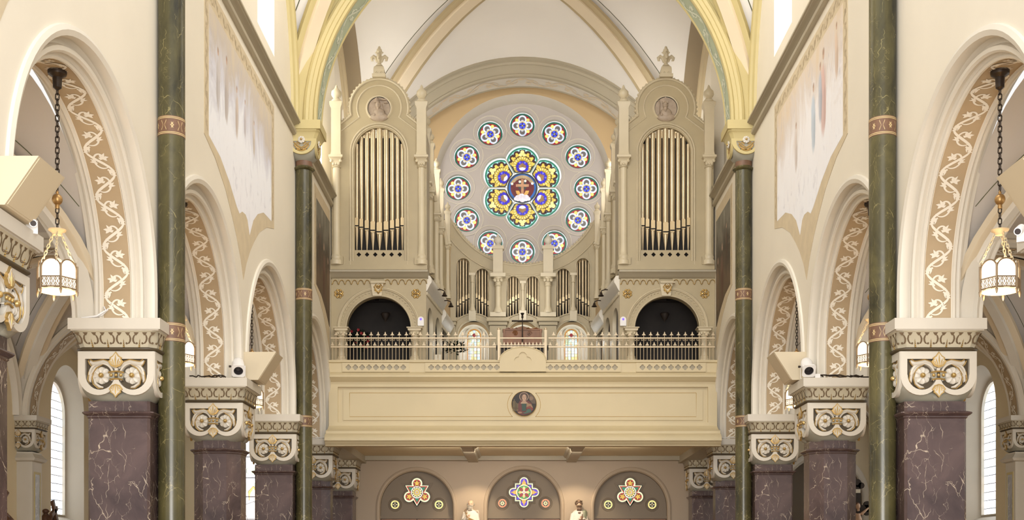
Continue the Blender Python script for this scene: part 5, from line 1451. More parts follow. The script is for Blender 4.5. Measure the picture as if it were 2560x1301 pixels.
def mural(s, k, kind, label, figs, amax=9):
    yc = PY[k]; zb = 5.62+EYE
    t = thing('mural', label, 'mural', (s*(WX-.001), yc, zb), 0, 'wall murals above the arcade')
    fn = lambda a, b, d: (-s*d, a, b+EYE-zb)
    hi = 8.32
    def cut(l): return [(min(a, amax), b) for a, b in l]
    o = MB(); o.plate(cut([(a, b) for a, b in LOW if a <= amax+.3]+[(2.3, hi), (-2.3, hi)]), (), fn, .008, 0); o.build('painted_picture', mural_mat('mural_'+('left', 'right', 'dark')[('left', 'right', 'dark').index(kind)]+str(k)+str(s), kind, figs or (), EYE-zb), t)
    b = MB(); outer = [(-2.58, 6.62)]+[(-2.3, 6.05)]+[(a*1.0, z-.36+.05*abs(a)) for a, z in LOW[1:-1]]+[(2.3, 6.05), (2.58, 6.62)]
    outer = [(-2.56, 6.30), (-1.9, 6.15), (-1.25, 5.88), (-.8, 5.58), (-.5, 5.35), (-.2, 5.05), (0, 4.75), (.2, 5.05), (.5, 5.35), (.8, 5.58), (1.25, 5.88), (1.9, 6.15), (2.56, 6.30), (2.56, hi+.27), (-2.56, hi+.27)]
    if amax < 9: outer = cut([p for p in outer if p[0] <= 0 or p[1] > 8]); outer = [(-2.56, 6.3), (-1.9, 6.15), (-1.25, 5.88), (-.8, 5.58), (amax, 5.2), (amax, 5.7), (-.5, 5.83), (-1.0, 6.07), (-1.6, 6.27), (-2.3, 6.36), (-2.3, hi), (amax, hi), (amax, hi+.27), (-2.56, hi+.27)]
    b.plate(outer, (), fn, .006, 0) if amax < 9 else b.plate(outer, [[(a, z) for a, z in LOW]+[(2.3, hi), (-2.3, hi)]], fn, .006, 0); bo = b.build('stencil_border', MB_BORDER, t)
    q = MB()
    runs = [((-2.43, 6.4), (-2.43, hi+.1))] if amax < 9 else [((-2.5, hi+.135), (2.5, hi+.135)), ((2.43, hi+.1), (2.43, 6.4)), ((-2.43, 6.4), (-2.43, hi+.1))]
    for (a0, z0), (a1, z1) in runs:
        L = sqrt((a1-a0)**2+(z1-z0)**2); ux, uz = (a1-a0)/L, (z1-z0)/L
        for q_, (pts, ww) in enumerate(scroll_paths(L, .085, .2)): q.ribbon([(a0+ux*p-uz*r, z0+uz*p+ux*r) for p, r in pts], ww, fn, .0075+.0002*(q_ % 15))
    q.build('leaf_stencil', MB_BORD2, bo)
mural(-1, 2, 'left', 'pale flaking mural of a clouded procession on the wall above the left arcade', [(-1.75, 7.0, .9, (190, 184, 182)), (-1.2, 7.0, 1.0, (186, 176, 170)), (-.5, 7.0, .8, (196, 180, 166)), (.1, 7.2, .6, (192, 184, 186)), (.8, 7.1, .6, (200, 188, 174))])
mural(1, 2, 'right', 'pale mural of robed figures standing on clouds above the right arcade', [(-1.15, 6.85, 1.3, (206, 172, 164)), (-.95, 7.1, .9, (176, 182, 194)), (-.5, 6.8, 1.05, (182, 196, 210)), (.75, 6.85, .8, (202, 190, 182)), (-1.95, 7.4, .8, (208, 184, 164))])
mural(-1, 0, 'left', 'mural in the nearest left bay, only its stenciled border corner showing', None)
mural(1, 0, 'right', 'mural in the nearest right bay, only its border corner showing', None)
mural(-1, 4, 'dark', 'dark brown mural beside the left organ tower', [(-1.2, 6.3, 1.3, (98, 70, 56)), (-.6, 6.2, 1.2, (120, 98, 76)), (-1.8, 7.0, .9, (84, 66, 54)), (-1.5, 7.9, .5, (150, 146, 132))], -.32)
mural(1, 4, 'dark', 'dark brown mural beside the right organ tower', [(-1.2, 6.3, 1.3, (98, 70, 56)), (-.6, 6.2, 1.2, (120, 98, 76)), (-1.8, 7.0, .9, (84, 66, 54)), (-1.5, 7.9, .5, (150, 146, 132))], -.32)

# ------------------------------------------------------------------ hanging lanterns
def chain(mb, x, y, z0, z1, r=.0065, ll=.075, m=0):
    n = int((z1-z0)/(ll*.76)); st = (z1-z0)/n
    for i in range(n):
        z = z0+st*(i+.5); w = ll*.26
        c = [(w*cos(a), (ll/2-w if sin(a) > 0 else -(ll/2-w))+w*sin(a)) for a in [2*pi*j/12+.01 for j in range(12)]]
        mb.tube([(x+a, y, z+b) if i % 2 else (x, y+a, z+b) for a, b in c], r, 5, m, True)
def chain_line(mb, p, q, r=.005, ll=.05):
    p, q = Vector(p), Vector(q); d = q-p; L = d.length; n = int(L/(ll*.78)); d.normalize(); u = d.orthogonal().normalized(); v = d.cross(u)
    for i in range(n):
        c0 = p+d*(L*(i+.5)/n); w = ll*.26; ax = u if i % 2 else v
        mb.tube([c0+ax*(w*cos(a))+d*((ll/2-w if sin(a) > 0 else -(ll/2-w))+w*sin(a)) for a in [2*pi*j/10+.01 for j in range(10)]], r, 5, 0, True)
ZL = 4.95
def lantern():
    t = thing('pendant_lantern', '', 'lamp', (0, 0, 0), 0, 'hanging arch lanterns')
    R = .215; ap = R*cos(pi/6); sd = R
    c = MB(); c.lathe([(.10, 7.32-ZL), (.10, 7.30-ZL), (.095, 7.28-ZL), (.05, 7.25-ZL), (.045, 7.14-ZL), (.02, 7.12-ZL)], 24); c.build('ceiling_canopy', M['iron'], t)
    c = MB(); chain(c, 0, 0, .96+.12, 7.13-ZL); c.build('chain', M['iron'], t, 60); c = MB(); chain(c, 0, 0, .66, .90, .006, .07); c.build('lower_chain', M['iron'], t, 60)
    c = MB(); c.ball((0, 0, .985), (.056, .056, .062), 20); c.lathe([(.02, .885), (.024, .90), (.022, .93), (.01, .985), (.01, 1.04), (.018, 1.06), (.006, 1.085)], 14); c.build('ball_finial', M['brass'], t, 60)
    c = MB(); c.lathe([(.02, .67), (.05, .665), (.095, .66), (.09, .645), (.055, .63), (.045, .60), (.02, .595)], 24); c.build('crown_ring', M['organl'], t, 50)
    for k in range(3):
        a = pi/6+2*pi*k/3+.3; c = MB(); chain_line(c, (.05*cos(a), .05*sin(a), .62), (R*.92*cos(a), R*.92*sin(a), .29)); c.build('support_chain', M['organl'], t, 60)
    fr = MB(); lt = MB()
    for k in range(6):
        a = k*pi/3+pi/2; c, s = cos(a), sin(a)
        def fn(p, b, d, c=c, s=s): return ((ap-d)*c-p*s, (ap-d)*s+p*c, b)
        h = sd/2; arch_o = [(-h, 0), (h, 0)]+[(h*.98*cos(q), .215+h*.98*sin(q)) for q in [pi*j/14 for j in range(15)]]
        w = h-.012
        fr.plate(arch_o, [[(-w, .125), (w, .125)]+[(w*cos(q), .215+w*.95*sin(q)) for q in [pi*j/14 for j in range(15)]], [(-w, .02), (w, .02), (w, .112), (-w, .112)]], fn, 0, .012)
        for j in range(4):
            x = -w+(j+.5)*w/2; fr.tube([fn(x+.024*cos(q), .066+.040*sin(q), .004) for q in [2*pi*i/10 for i in range(10)]], .0035, 4, 0, True)
            for g in (-1, 1): fr.tube([fn(x-w/4, .066-g*.045, .004), fn(x+w/4, .066+g*.045, .004)], .0035, 4)
        v = (R*cos(a+pi/6), R*sin(a+pi/6)); fr.tube([(v[0], v[1], .26), (v[0], v[1], 0)], .012, 6); fr.lathe([(.003, -.07), (.012, -.05), (.016, -.015), (.008, .0)], 8, (v[0], v[1], 0))
        g = MB(); g.plate([(-w, .0), (w, .0)]+[(w*cos(q), .215+w*.95*sin(q)) for q in [pi*j/14 for j in range(15)]], (), fn, .014, .02); g.build('glass_panel', M['milk'], t)
    fr.build('frame', M['lantern'], t, 40)
    b = MB(); b.lathe([(.19, .004), (.188, -.012), (.15, -.02), (.10, -.012), (.05, -.018), (.01, -.022)], 30); b.build('bowl', M['bowl'], t, 60)
    f = MB(); f.lathe([(.07, .20), (.08, .24), (.07, .30), (.04, .34), (.012, .36)], 16); f.build('inner_globe', M['white'], t, 60)
    return t
ln = lantern(); first = True
for s, nm in SIDES:
    for k in (1, 2, 3):
        o = ln if first else copy_tree(ln, (0, 0, 0)); first = False
        o.location = (s*PXC, BAYS[k], ZL)
        o['label'] = {1: 'lit hexagonal lantern hanging in the nearest %s arch', 2: 'lit lantern in the second %s arch, half hidden by the green column', 3: 'hanging lantern in the third %s arch, hidden by the speaker, chain showing'}[k] % nm
        point('lantern_light', (s*PXC, BAYS[k], ZL+.12), 26, parent=None)
        point('lantern_light', (s*PXC, BAYS[k], ZL-.16), 14, parent=None)

# ------------------------------------------------------------------ speakers, floodlights, cameras, cables
def speaker(s, y0, y1, xA, zA, xD, zD, label):
    t = thing('speaker_cabinet', label, 'speaker', (s*4.9, y0, zD), 0, 'speakers on the capitals')
    X = lambda x: s*(x-4.9)
    sec = [(X(xA), zA-zD), (X(xD), 0), (X(5.02), 0), (X(5.02), zA-zD)]
    b = MB(); b.skin([[(x, y, z) for x, z in sec] for y in (0, y1-y0)], cu=True, caps=True); b.build('cabinet', M['box'], t)
    n = Vector((X(xD)-X(xA), 0, -(zA-zD))).normalized(); g = MB()
    for q in (0,): 
        g.plate([(.03, .03), (y1-y0-.03, .03), (y1-y0-.03, .97), (.03, .97)], (), lambda a, b_, d: (X(xA)+(X(xD)-X(xA))*b_-s*d, a, (zA-zD)*(1-b_)), .006, -.002)
    g.build('grille', M['box'], t)
    m = MB(); m.box((X(4.75), (y1-y0)/2, -.012), (.3, (y1-y0)*.7, .024)); m.build('mounting_foot', M['iron'], t)
speaker(-1, 10.42, 11.02, 4.18, 5.47, 4.47, 5.055, 'big tilted beige speaker at the left edge of the picture, on the nearest capital')
speaker(1, 10.42, 11.02, 4.18, 5.47, 4.47, 5.055, 'big tilted speaker at the right edge of the picture, on the nearest capital')
speaker(-1, 20.32, 20.92, 4.12, 5.52, 4.42, 5.055, 'tilted beige speaker behind the floodlight on the third left capital')
speaker(1, 20.32, 20.92, 4.12, 5.52, 4.42, 5.055, 'tilted beige speaker behind the floodlight on the third right capital')
def floodlight():
    t = thing('floodlight', '', 'floodlight', (0, 0, 0), 0, 'white floodlights on the capitals')
    R = Matrix.Rotation(radians(34), 4, 'X')
    b = MB(); b.T = Matrix.Translation((0, .12, .20)) @ R
    b.lathe([(.09, -.15), (.095, -.10), (.10, .0), (.10, .08), (.085, .17), (.05, .23), (.01, .25)], 24, (0, 0, 0), 0, axis='y', caps=False); b.build('body', M['whitep'], t, 50)
    f = MB(); f.T = Matrix.Translation((0, .12, .20)) @ R
    f.plate([(-.105, -.08), (-.08, -.105), (.08, -.105), (.105, -.08), (.105, .08), (.08, .105), (-.08, .105), (-.105, .08)], [circ(0, 0, .075, 28)], lambda a, c, d: (a, -.17+d, c), 0, .03); f.build('front_frame', M['whitep'], t)
    l = MB(); l.T = f.T; l.lathe([(.076, -.15), (.06, -.12), (.05, -.05), (.01, -.04)], 24, (0, 0, 0), 0, axis='y', caps=False); l.build('reflector', M['dark'], t)
    y = MB()
    for q in (-1, 1): y.box((q*.112, .12, .11), (.006, .022, .22))
    y.box((0, .12, .003), (.23, .022, .006)); y.build('yoke', M['whitep'], t)
    k = MB(); k.lathe([(.018, -.02), (.018, .02)], 10, (-.13, .12, .20), 0, axis='x'); k.build('knob', M['iron'], t)
    return t
fl_ = floodlight(); fr_ = copy_tree(fl_, (0, 0, 0))
fl_.location = (PX(597, 19.96), 19.93, ZCAP); fl_.rotation_euler = (0, 0, radians(14)); fl_['label'] = 'white floodlight on the third left capital, aimed at the camera'
fr_.location = (PX(2021, 19.96), 19.93, ZCAP); fr_.rotation_euler = (0, 0, radians(-3)); fr_['label'] = 'white floodlight on the third right capital, beside a white junction box'
def bullet(label, x, y, z, rz):
    t = thing('security_camera', label, 'camera', (x, y, z), rz, 'small bullet cameras')
    b = MB(); b.T = Matrix.Rotation(radians(24), 4, 'X')
    b.lathe([(.034, -.08), (.036, -.06), (.036, .06), (.02, .075)], 18, axis='y'); b.build('body', M['whitep'], t); l = MB(); l.T = b.T; l.lathe([(.026, -.083), (.02, -.081), (.001, -.081)], 16, axis='y'); l.build('lens', M['dark'], t)
    a = MB(); a.tube([(0, .07, .02), (0, .10, .05), (.0, .12, .0)], .012, 8); a.box((0, .13, -.02), (.10, .06, .12)); a.build('bracket', M['whitep'], t)
bullet('white bullet camera under the big speaker at the left edge', PX(98, 11.2), 11.05, PZ(566, 11.2)+.0, radians(25))
bullet('white bullet camera beside the big speaker at the right edge', PX(2532, 10.7), 10.55, PZ(586, 10.7), radians(-35))
def cables(name, label, paths, loc):
    m = MB()
    for p in paths: m.tube([Vector(q)-Vector(loc) for q in p], .011, 6)
    o = m.build(name, M['iron'] if 'dark' in label else M['whitep'], None, 60); o.location = loc; tag(o, label, 'cable', 'loose cables on the capitals')
def wig(x0, y0, x1, y1, n, seed, amp=.02):
    r = random.Random(seed); return [(x0+(x1-x0)*i/n+r.uniform(-amp, amp)*.4, y0+(y1-y0)*i/n, ZCAP+.014+abs(r.uniform(0, amp))) for i in range(n+1)]
cables('cable', 'dark cables lying on the third left capital beside the floodlight', [wig(-5.45, 19.97, -4.86, 19.97, 12, 3, .04), wig(-5.3, 20.05, -4.86, 20.03, 10, 4, .05)], (-5, 20, ZCAP))
cables('cable', 'dark cables lying on the third right capital beside the floodlight', [wig(4.75, 19.97, 5.6, 19.97, 12, 5, .04), wig(4.8, 20.03, 5.5, 20.04, 10, 6, .06)], (5, 20, ZCAP))
cables('cable', 'white cable looped on the second left capital', [[(-5.5, 15.15, ZCAP+.012), (-5.3, 15.12, ZCAP+.03), (-5.2, 15.14, ZCAP+.10), (-5.24, 15.2, ZCAP+.16)], [(-5.45, 15.2, ZCAP+.012), (-5.25, 15.16, ZCAP+.05), (-5.19, 15.2, ZCAP+.13)]], (-5.3, 15.1, ZCAP))
cables('cable', 'white cable lying on the fifth left capital', [wig(-5.3, 29.65, -4.6, 29.62, 8, 8, .03)], (-5, 29.6, ZCAP)); cables('cable', 'white cable lying on the fifth right capital', [wig(4.6, 29.63, 5.3, 29.66, 8, 9, .05)], (5, 29.6, ZCAP))
j = MB(); j.box((0, 0, .035), (.085, .05, .07)); jo = j.build('junction_box', M['whitep']); jo.location = (PX(2044, 19.96), 19.98, ZCAP); tag(jo, 'little white junction box beside the right floodlight', 'junction box')

# unseen fill lights added behind the organ gables to brighten the gallery vault
for s in (-1, 1): point('gable_fill_light', (s*3.3, 32.3, 12.4), 95, (1, .985, .97), .3)
point('soffit_fill_light', (0, 33.2, 9.4), 22, (1, .96, .9), .25)  # unseen fill added to brighten the rose arch soffit
for u in (1184, 1307, 1430): point('gallery_window_daylight', (PX(u, 34.75), 34.72, 8.25), 7, (1, .98, .94), .1)

# ------------------------------------------------------------------ gallery furniture
cy = 31.4
t = thing('organ_console', 'brown carved wooden organ console behind the gallery pediment', 'organ console', (PX(1306, cy), cy, 6.95))
b = MB(); b.box((0, .25, .30), (1.3, .5, .60)); b.box((0, .18, .62), (1.34, .5, .05)); b.build('body', M['dwood'], t)
b = MB(); b.box((0, .2, .86), (.97, .36, .42)); b.box((0, .2, 1.06), (1.02, .4, .03))
for s in (-1, 1):
    b.box((s*.24, .005, .80), (.42, .02, .20)); b.tube([(s*(.18+.07*(1-q/16)*cos(q*.8)), .0, .97+.07*(1-q/16)*sin(q*.8)) for q in range(16)], .012, 5); b.box((s*.47, .0, .86), (.05, .05, .42))
b.build('back_case', M['wood'], t)
b = MB(); b.plate([(-.45, 1.07), (.45, 1.07), (.42, 1.11), (.2, 1.10), (0, 1.16), (-.2, 1.10), (-.42, 1.11)], (), lambda a, c, d: (a, .05+d, c), 0, .04)
for s in (-1, 1): b.tube([(s*(.1+.05*q), .03, 1.08+.03*sin(q*1.6)) for q in range(7)], .016, 5)
b.build('carved_crest', M['wood'], t)
t = thing('console_lamp', 'dark lamp with long crossbar standing above the organ console', 'lamp', (PX(1306, 31.1), 31.1, 6.95))
b = MB(); b.lathe([(.12, 0), (.12, .02), (.02, .04), (.012, 1.28), (.012, 1.4)], 12); b.build('stand', M['iron'], t)
b = MB(); b.tube([(-.27, 0, 1.22), (.27, 0, 1.22)], .022, 8); b.build('lamp_bar', M['iron'], t)
b = MB(); b.lathe([(.015, 1.28), (.03, 1.31), (.022, 1.36), (.05, 1.41), (.045, 1.42)], 12); b.build('finial', M['iron'], t)
t = thing('music_stand', 'white music sheet on a thin stand behind the railing', 'music stand', (PX(1095, 30.8), 30.8, 6.95))
b = MB(); b.tube([(0, 0, .0), (0, 0, .30)], .012, 6); b.lathe([(.14, 0), (.14, .015), (.012, .03)], 12); b.build('stand', M['iron'], t); b = MB(); b.box((0, 0, .22), (.17, .015, .20), 0, Matrix.Rotation(radians(-12), 3, 'X')); b.build('sheet', M['paper'], t)
for s, lab in ((-1, 'white sensor box with violet eye on the left loft front'), (1, 'white sensor box with violet eye on the right loft front')):
    u = 1052 if s < 0 else 1558
    t = thing('wall_sensor', lab, 'sensor', (PX(u, 29.98), 30.045, PZ(815, 29.98)), 0, 'white wall sensors')
    b = MB(); b.plate([(-.075, 0), (.075, 0)]+arc(0, .15, .075, 0, pi, 14), (), lambda a, c, d: (a, d, c), -.07, 0); b.build('housing', M['whitep'], t)
    b = MB(); b.lathe([(.026, -.078), (.02, -.085), (.002, -.088)], 16, (0, 0, .16), 0, axis='y'); b.build('indicator', M['violet'], t)
rnd = random.Random(4)
def bush(name, label, loc, r, h, red):
    t = thing(name, label, 'plant', loc)
    p = MB(); p.lathe([(.10, 0), (.13, .2), (.14, .22), (.12, .23)], 14); p.build('pot', M['band'], t)
    m = MB()
    for i in range(260):
        a = rnd.uniform(0, 2*pi); e = rnd.uniform(-.4, 1.4); q = rnd.uniform(.5, 1)
        c = Vector((r*q*cos(a)*cos(e), r*q*sin(a)*cos(e), .35+h*.5+h*.5*q*sin(e))); d = Vector((cos(a), sin(a), rnd.uniform(-.5, .8))).normalized(); w = d.cross(Vector((0, 0, 1))).normalized()*.03
        m.add([c, c+d*.05+w, c+d*.13, c+d*.05-w], [(0, 1, 2, 3)]); 
    m.tube([(0, 0, .2), (0, 0, .3+h*.5)], .02, 6)
    m.build('foliage', M['plant'], t)
    if red:
        for i in range(9):
            f = MB()
            a = rnd.uniform(0, 2*pi); c = Vector((r*.8*cos(a), r*.8*sin(a)-.05, .35+h*rnd.uniform(.3, 1)))
            for q in range(6):
                b_ = q*pi/3; d = Vector((cos(b_), -.4, sin(b_))); w = d.cross(Vector((0, 1, 0)))*.014
                f.add([c, c+d*.022+w, c+d*.05, c+d*.022-w], [(0, 1, 2, 3)])
            f.build('red_flower', M['red'], t)
bush('poinsettia', 'dark bushy plant with red flowers inside the left loft arch', (PX(900, 31.2), 31.2, 6.95), .26, .62, True)
bush('potted_plant', 'dark potted plant behind the railing near the music stand', (PX(1140, 31.3), 31.3, 6.95), .26, .35, False)

# ------------------------------------------------------------------ statues
def statue_mat(name, robe, skin, zs):
    m, nt, b = nodes(name); tc = nt.nodes.new('ShaderNodeTexCoord'); sp = nt.nodes.new('ShaderNodeSeparateXYZ'); nt.links.new(tc.outputs['Object'], sp.inputs[0])
    r = ramp(nt, [(zs-.004, lin(robe)), (zs+.004, lin(skin))])
    k = nt.nodes.new('ShaderNodeMath'); k.operation = 'MULTIPLY'; k.inputs[1].default_value = .5; nt.links.new(sp.outputs['Z'], k.inputs[0]); r.color_ramp.elements[0].position = zs/2-.003; r.color_ramp.elements[1].position = zs/2+.003
    nt.links.new(k.outputs[0], r.inputs[0]); nt.links.new(r.outputs[0], b.inputs['Base Color']); b.inputs['Roughness'].default_value = .5
    return m
def saint(name, label, loc, robe, mantle, hair, bald, rz, arms):
    t = thing(name, label, 'statue', loc, rz)
    b = MB(); k = 20
    def ell(rx, ry, z, oy=0, fold=0): return [(rx*(1+fold*sin(6*2*pi*j/k))*cos(2*pi*j/k), oy+ry*(1+fold*sin(6*2*pi*j/k))*sin(2*pi*j/k), z) for j in range(k)]
    b.skin([ell(.25, .2, 0, 0, .06), ell(.23, .19, .35, 0, .06), ell(.21, .17, .7, 0, .05), ell(.19, .15, .95, 0, .02), ell(.205, .145, 1.12), ell(.205, .13, 1.23), ell(.18, .115, 1.30), ell(.13, .09, 1.355), ell(.065, .065, 1.38), ell(.055, .06, 1.42, -.01), ell(.06, .075, 1.45, -.02), ell(.072, .088, 1.48, -.02), ell(.08, .098, 1.53, -.012), ell(.08, .1, 1.57, -.005), ell(.068, .085, 1.61, 0), ell(.04, .05, 1.635, 0), ell(.008, .01, 1.642, 0)], cu=True, caps=True)
    for pts in arms: b.tube(pts, [.07, .06, .055, .05, .045, .03][:len(pts)], 10)
    b.ball((0, -.118, 1.515), (.013, .022, .022), 10); b.ball((0, -.108, 1.535), (.01, .016, .03), 10); b.ball((0, -.095, 1.555), (.055, .022, .010), 10); b.ball((0, -.1, 1.478), (.022, .014, .008), 8)
    for s in (-1, 1): b.ball((s*.08, -.0, 1.53), (.012, .02, .03), 8); b.ball((s*.045, -.085, 1.505), (.022, .02, .02), 8)
    o = b.build('figure', statue_mat(name+'_paint_'+str(int(loc[0]*10)), robe, (212, 178, 150), 1.385), t, 180, remesh=.011)
    e = MB()
    for s in (-1, 1): e.ball((s*.03, -.104, 1.538), (.010, .006, .006), 8)
    e.build('eyes', M['iron'], t)
    h = MB(); q = hair
    for i in range(16): 
        a = -.5+2.0*pi*i/16
        if not bald or sin(a) > -.3: h.ball((.083*cos(a), .005+.098*sin(a)*.95, 1.555+.015*sin(3*a) if not bald else 1.53), (.03, .03, .045), 8)
    if not bald:
        h.ball((0, .022, 1.572), (.090, .098, .088), 16)
        for i in range(9): h.ball((.075*cos(pi+pi*i/8), -.055+.02*sin(i*2.1), 1.612+.008*sin(i*1.7)), (.02, .024, .016), 8)
    L = .10 if bald else .20
    for i in range(18):
        u = (i % 6-2.5)/2.5; v = i//6/2.0
        h.ball((u*(.062-.02*v), -.085-.02*(1-abs(u))-.01*v, 1.475-L*v), (.02, .022, .035), 8)
    for s in (-1, 1): h.ball((s*.022, -.112, 1.492), (.024, .012, .009), 8)
    h.build('hair_and_beard', M[hair], t, 60)
    m = MB()
    rings = []
    for i in range(9):
        z = .35+.93*i/8; w = .235-.02*sin(i); rings.append([((w+.02)*cos(a), (.17+.01*(i % 2))*sin(a), z+(.03 if a < 2 else -.02)) for a in [mantle[1]+(mantle[2]-mantle[1])*j/14 for j in range(15)]])
    m.skin(rings+[[(.9*p[0], .85*p[1], p[2]+.06) for p in rings[-1]]]); mo = m.build('mantle', mantle[0], t, 60); sd = mo.modifiers.new('thickness', 'SOLIDIFY'); sd.thickness = .025
    hd = MB()
    for pts in arms:
        p = Vector(pts[-1]); d = (p-Vector(pts[-2])).normalized(); sdv = d.cross(Vector((0, -1, 0))).normalized() if abs(d.y) < .9 else Vector((1, 0, 0)); up = sdv.cross(d)
        hd.ball(p+d*.03, (.03, .026, .036), 10)
        for f_ in range(4):
            o0 = p+d*.05+sdv*(.014*(f_-1.5)); ln_ = (.05, .058, .055, .045)[f_]
            hd.tube([o0, o0+d*ln_*.5+up*.006, o0+d*ln_*.85-Vector((0, -.012, 0))*1.0+up*-.01], [.008, .0075, .005], 6)
        hd.tube([p+sdv*.03, p+sdv*.045+d*.03, p+sdv*.04+d*.055], [.009, .008, .006], 6)
    hd.build('hands', M['skin'], t, 60)
    return t
def bracket(loc, label):
    t = thing('statue_bracket', label, 'pedestal', loc, 0, 'statue pedestals between the niches'); b = MB(); b.box((0, 0, -.04), (.62, .50, .08)); b.lathe([(.05, -.75), (.09, -.6), (.16, -.4), (.22, -.2), (.25, -.1), (.25, -.08)], 20); b.box((0, .2, -.42), (.3, .1, .7)); b.build('console', M['stone'], t)
ys = 34.62
for u, lab in ((1177, 'ivory wall bracket under the bald bearded statue'), (1447, 'ivory wall bracket under the brown bearded statue')): bracket((PX(u, ys), ys, 2.165), lab)
t = saint('saint_statue', 'painted statue of a bald white-bearded man, left of the middle niche', (PX(1177, ys), ys, 2.165), (232, 222, 208), (M['plaster'], .2, 3.3), 'hairg', True, radians(-8), [[(-.16, 0, 1.26), (-.22, -.05, 1.05), (-.14, -.17, 1.10), (-.06, -.21, 1.16)], [(.16, 0, 1.26), (.22, -.06, 1.02), (.14, -.19, 1.0), (.04, -.22, 1.04)]])
k = MB(); k.tube([(-.06, -.25, 1.12), (-.10, -.26, 1.30)], .012, 6); k.tube([(-.10+.03*cos(a), -.26, 1.34+.03*sin(a)) for a in [2*pi*i/12 for i in range(12)]], .008, 5, 0, True); k.box((-.08, -.26, 1.27), (.06, .015, .03)); k.box((.03, -.25, 1.02), (.16, .04, .20), 0, Matrix.Rotation(.4, 3, 'Y')); k.build('keys_and_book', M['brass'], t)
t = saint('saint_statue', 'painted statue of a brown-haired man with long beard, right of the middle niche', (PX(1447, ys), ys, 2.165), (228, 214, 202), (paint('sage_mantle', (150, 152, 128), .6), -1.1, 2.6), 'hairb', False, radians(6), [[(-.16, 0, 1.26), (-.22, -.05, 1.04), (-.12, -.18, 1.04), (-.02, -.22, 1.08)], [(.16, 0, 1.26), (.22, -.06, 1.03), (.16, -.18, 1.06), (.08, -.22, 1.12)]])
k = MB(); k.box((.06, -.25, 1.04), (.17, .05, .12)); k.tube([(.02, -.26, 1.0), (.06, -.27, 1.24)], .012, 6); k.build('book', M['brownst'], t)
spot('statue_spot', (PX(1215, 33.6), 33.4, 4.85), (PX(1180, 34.6), 34.7, 3.0), 110, 70); spot('statue_spot', (PX(1410, 33.6), 33.4, 4.85), (PX(1447, 34.6), 34.7, 3.0), 110, 70)

def station(label, loc, rz, var):
    t = thing('station_relief', label, 'statue group', loc, rz, 'carved wall statue groups')
    b = MB(); b.box((.0, 0, -.04), (.30, .8, .08)); b.lathe([(.03, -.4), (.08, -.3), (.14, -.1), (.15, -.06)], 16); b.build('shelf', M['brownst'], t)
    def fig(ox, oy, h, lean):
        m = MB(); z = lambda q: q*h
        m.T = Matrix.Translation((ox, oy, 0)) @ Matrix.Rotation(lean, 4, 'X')
        m.lathe([(.16, 0), (.14, z(.3)), (.11, z(.55)), (.13, z(.72)), (.10, z(.8)), (.045, z(.85)), (.045, z(.88)), (.07, z(.92)), (.065, z(.97)), (.02, h)], 16)
        m.tube([(.10, -.08, z(.76)), (.16, -.16, z(.66)), (.16, -.28, z(.72))], [.05, .042, .034], 8); m.tube([(.04, .10, z(.76)), (.14, .14, z(.62)), (.17, .02, z(.62))], [.05, .042, .034], 8); m.ball((.07, 0, z(.93)), (.02, .015, .02), 8)
        for q in range(-1, 2): m.tube([(.165, -.29, z(.72)+.014*q), (.19, -.32, z(.73)+.018*q)], .009, 5)
        m.build('figure', M['brownst'], t, 180, remesh=.014)
    c = MB()
    if var == 0:
        fig(0, .05, .82, .25); fig(.02, .28, .72, -.1)
        c.tube([(.08, .15, .45), (.10, .22, .85), (.08, .24, 1.12)], [.02, .03, .008], 8); c.tube([(.08, .20, .85), (.1, .28, .98), (.09, .24, 1.08)], [.05, .07, .01], 8)
    else:
        fig(0, .0, .78, .2); fig(0, .24, .62, .0)
        c.box((.18, -.05, .60), (.06, .09, .75), 0, Matrix.Rotation(radians(30), 3, 'X')); c.box((.18, -.16, .70), (.06, .36, .09), 0, Matrix.Rotation(radians(30), 3, 'X'))
    c.build('banner_and_cross', M['brownst'], t, 60)
station('brown carved statue group with raised banner on the left aisle wall', (-10.18, 23.6, 2.42), 0, 0)
station('brown carved statue group carrying a cross, beyond the left aisle pilaster', (-10.18, 26.3, 2.42), 0, 1)

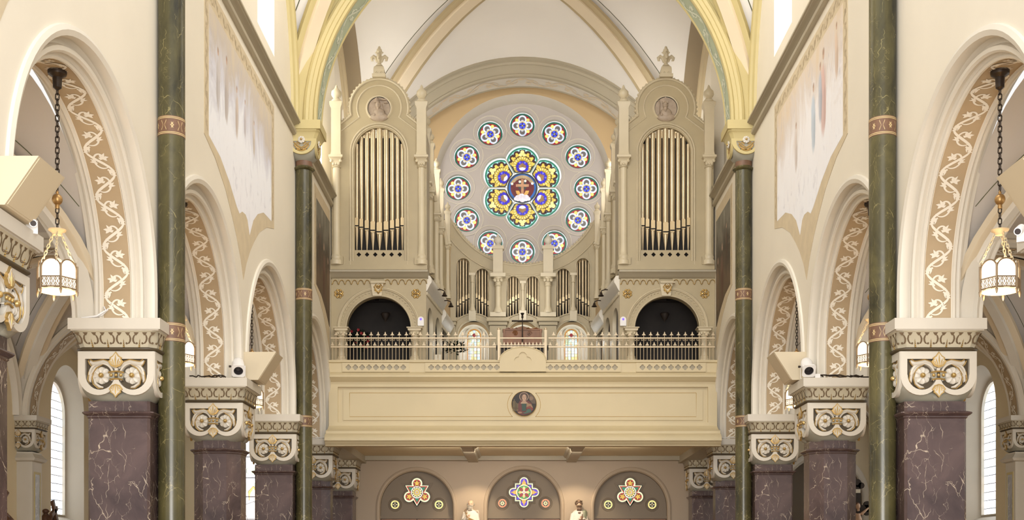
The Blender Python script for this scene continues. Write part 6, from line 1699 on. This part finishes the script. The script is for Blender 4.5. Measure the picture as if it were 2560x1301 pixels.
# crucifix standing in the right aisle before the arched alcove
t = thing('crucifix', 'tall dark wooden crucifix with trefoil ends in the right aisle alcove', 'crucifix', (PX(2142, 33.2), 33.2, 0))
zc = PZ(1272, 33.2); zt_ = PZ(1203, 33.2); hw = .40
b = MB(); f = XZ(-.05)
def trefoil(mb, cx, cz, dx, dz):
    for q, r in ((0, .11), (1, .085), (-1, .085)):
        ox, oz = cx+dx*.07*(1-abs(q))-dz*q*.11*1, cz+dz*.07*(1-abs(q))+dx*q*.11
        mb.plate(circ(ox, oz, r, 18), (), f, 0, .10)
b.plate([(-.09, .3), (.09, .3), (.09, zc-.09), (hw-.1, zc-.09), (hw-.1, zc+.09), (.09, zc+.09), (.09, zt_-.12), (-.09, zt_-.12), (-.09, zc+.09), (-hw+.1, zc+.09), (-hw+.1, zc-.09), (-.09, zc-.09)], (), f, 0, .10)
trefoil(b, hw-.13, zc, 1, 0); trefoil(b, -hw+.13, zc, -1, 0); trefoil(b, 0, zt_-.13, 0, 1); b.build('cross', M['dwood'], t)
b = MB(); b.box((0, 0, .15), (.7, .5, .3)); b.build('base', M['dwood'], t)
c = MB(); y = -.13
c.tube([(0, y, zc-.14), (0, y, zc-.3), (0, y, zc-.5), (.0, y, zc-.62)], [.05, .105, .085, .09], 12); c.tube([(0, y-.01, zc-.08), (-.01, y-.03, zc+.03)], [.04, .035], 10); c.ball((-.02, y-.05, zc+.05), (.065, .075, .085), 14)
for s in (-1, 1):
    c.tube([(s*.08, y, zc-.17), (s*.19, y, zc-.07), (s*.30, y+.03, zc+.02)], [.045, .035, .022], 10)
    for q in range(4): c.tube([(s*.30, y+.02, zc+.02+.008*q), (s*.36, y+.0, zc+.025+.016*q-.02)], .008, 5)
    c.tube([(s*.05, y, zc-.58), (s*.06, y-.06, zc-.95), (s*.02, y+.01, zc-1.3)], [.075, .055, .035], 10); c.ball((s*.025, y-.04, zc-1.34), (.03, .06, .025), 8)
c.build('figure', M['skin'], t, 180, remesh=.013)
c = MB(); c.ball((-.02, y-.02, zc+.08), (.075, .075, .08), 12); c.build('hair', M['brownst'], t)
c = MB(); c.skin([[(rx*cos(2*pi*j/14), y+ry*sin(2*pi*j/14), z) for j in range(14)] for rx, ry, z in ((.11, .11, zc-.48), (.125, .12, zc-.6), (.13, .12, zc-.76))], cu=True); c.build('loincloth', M['plaster'], t)
c = MB(); c.box((0, -.065, zt_-.28), (.16, .02, .10)); c.build('plaque', M['paper'], t)
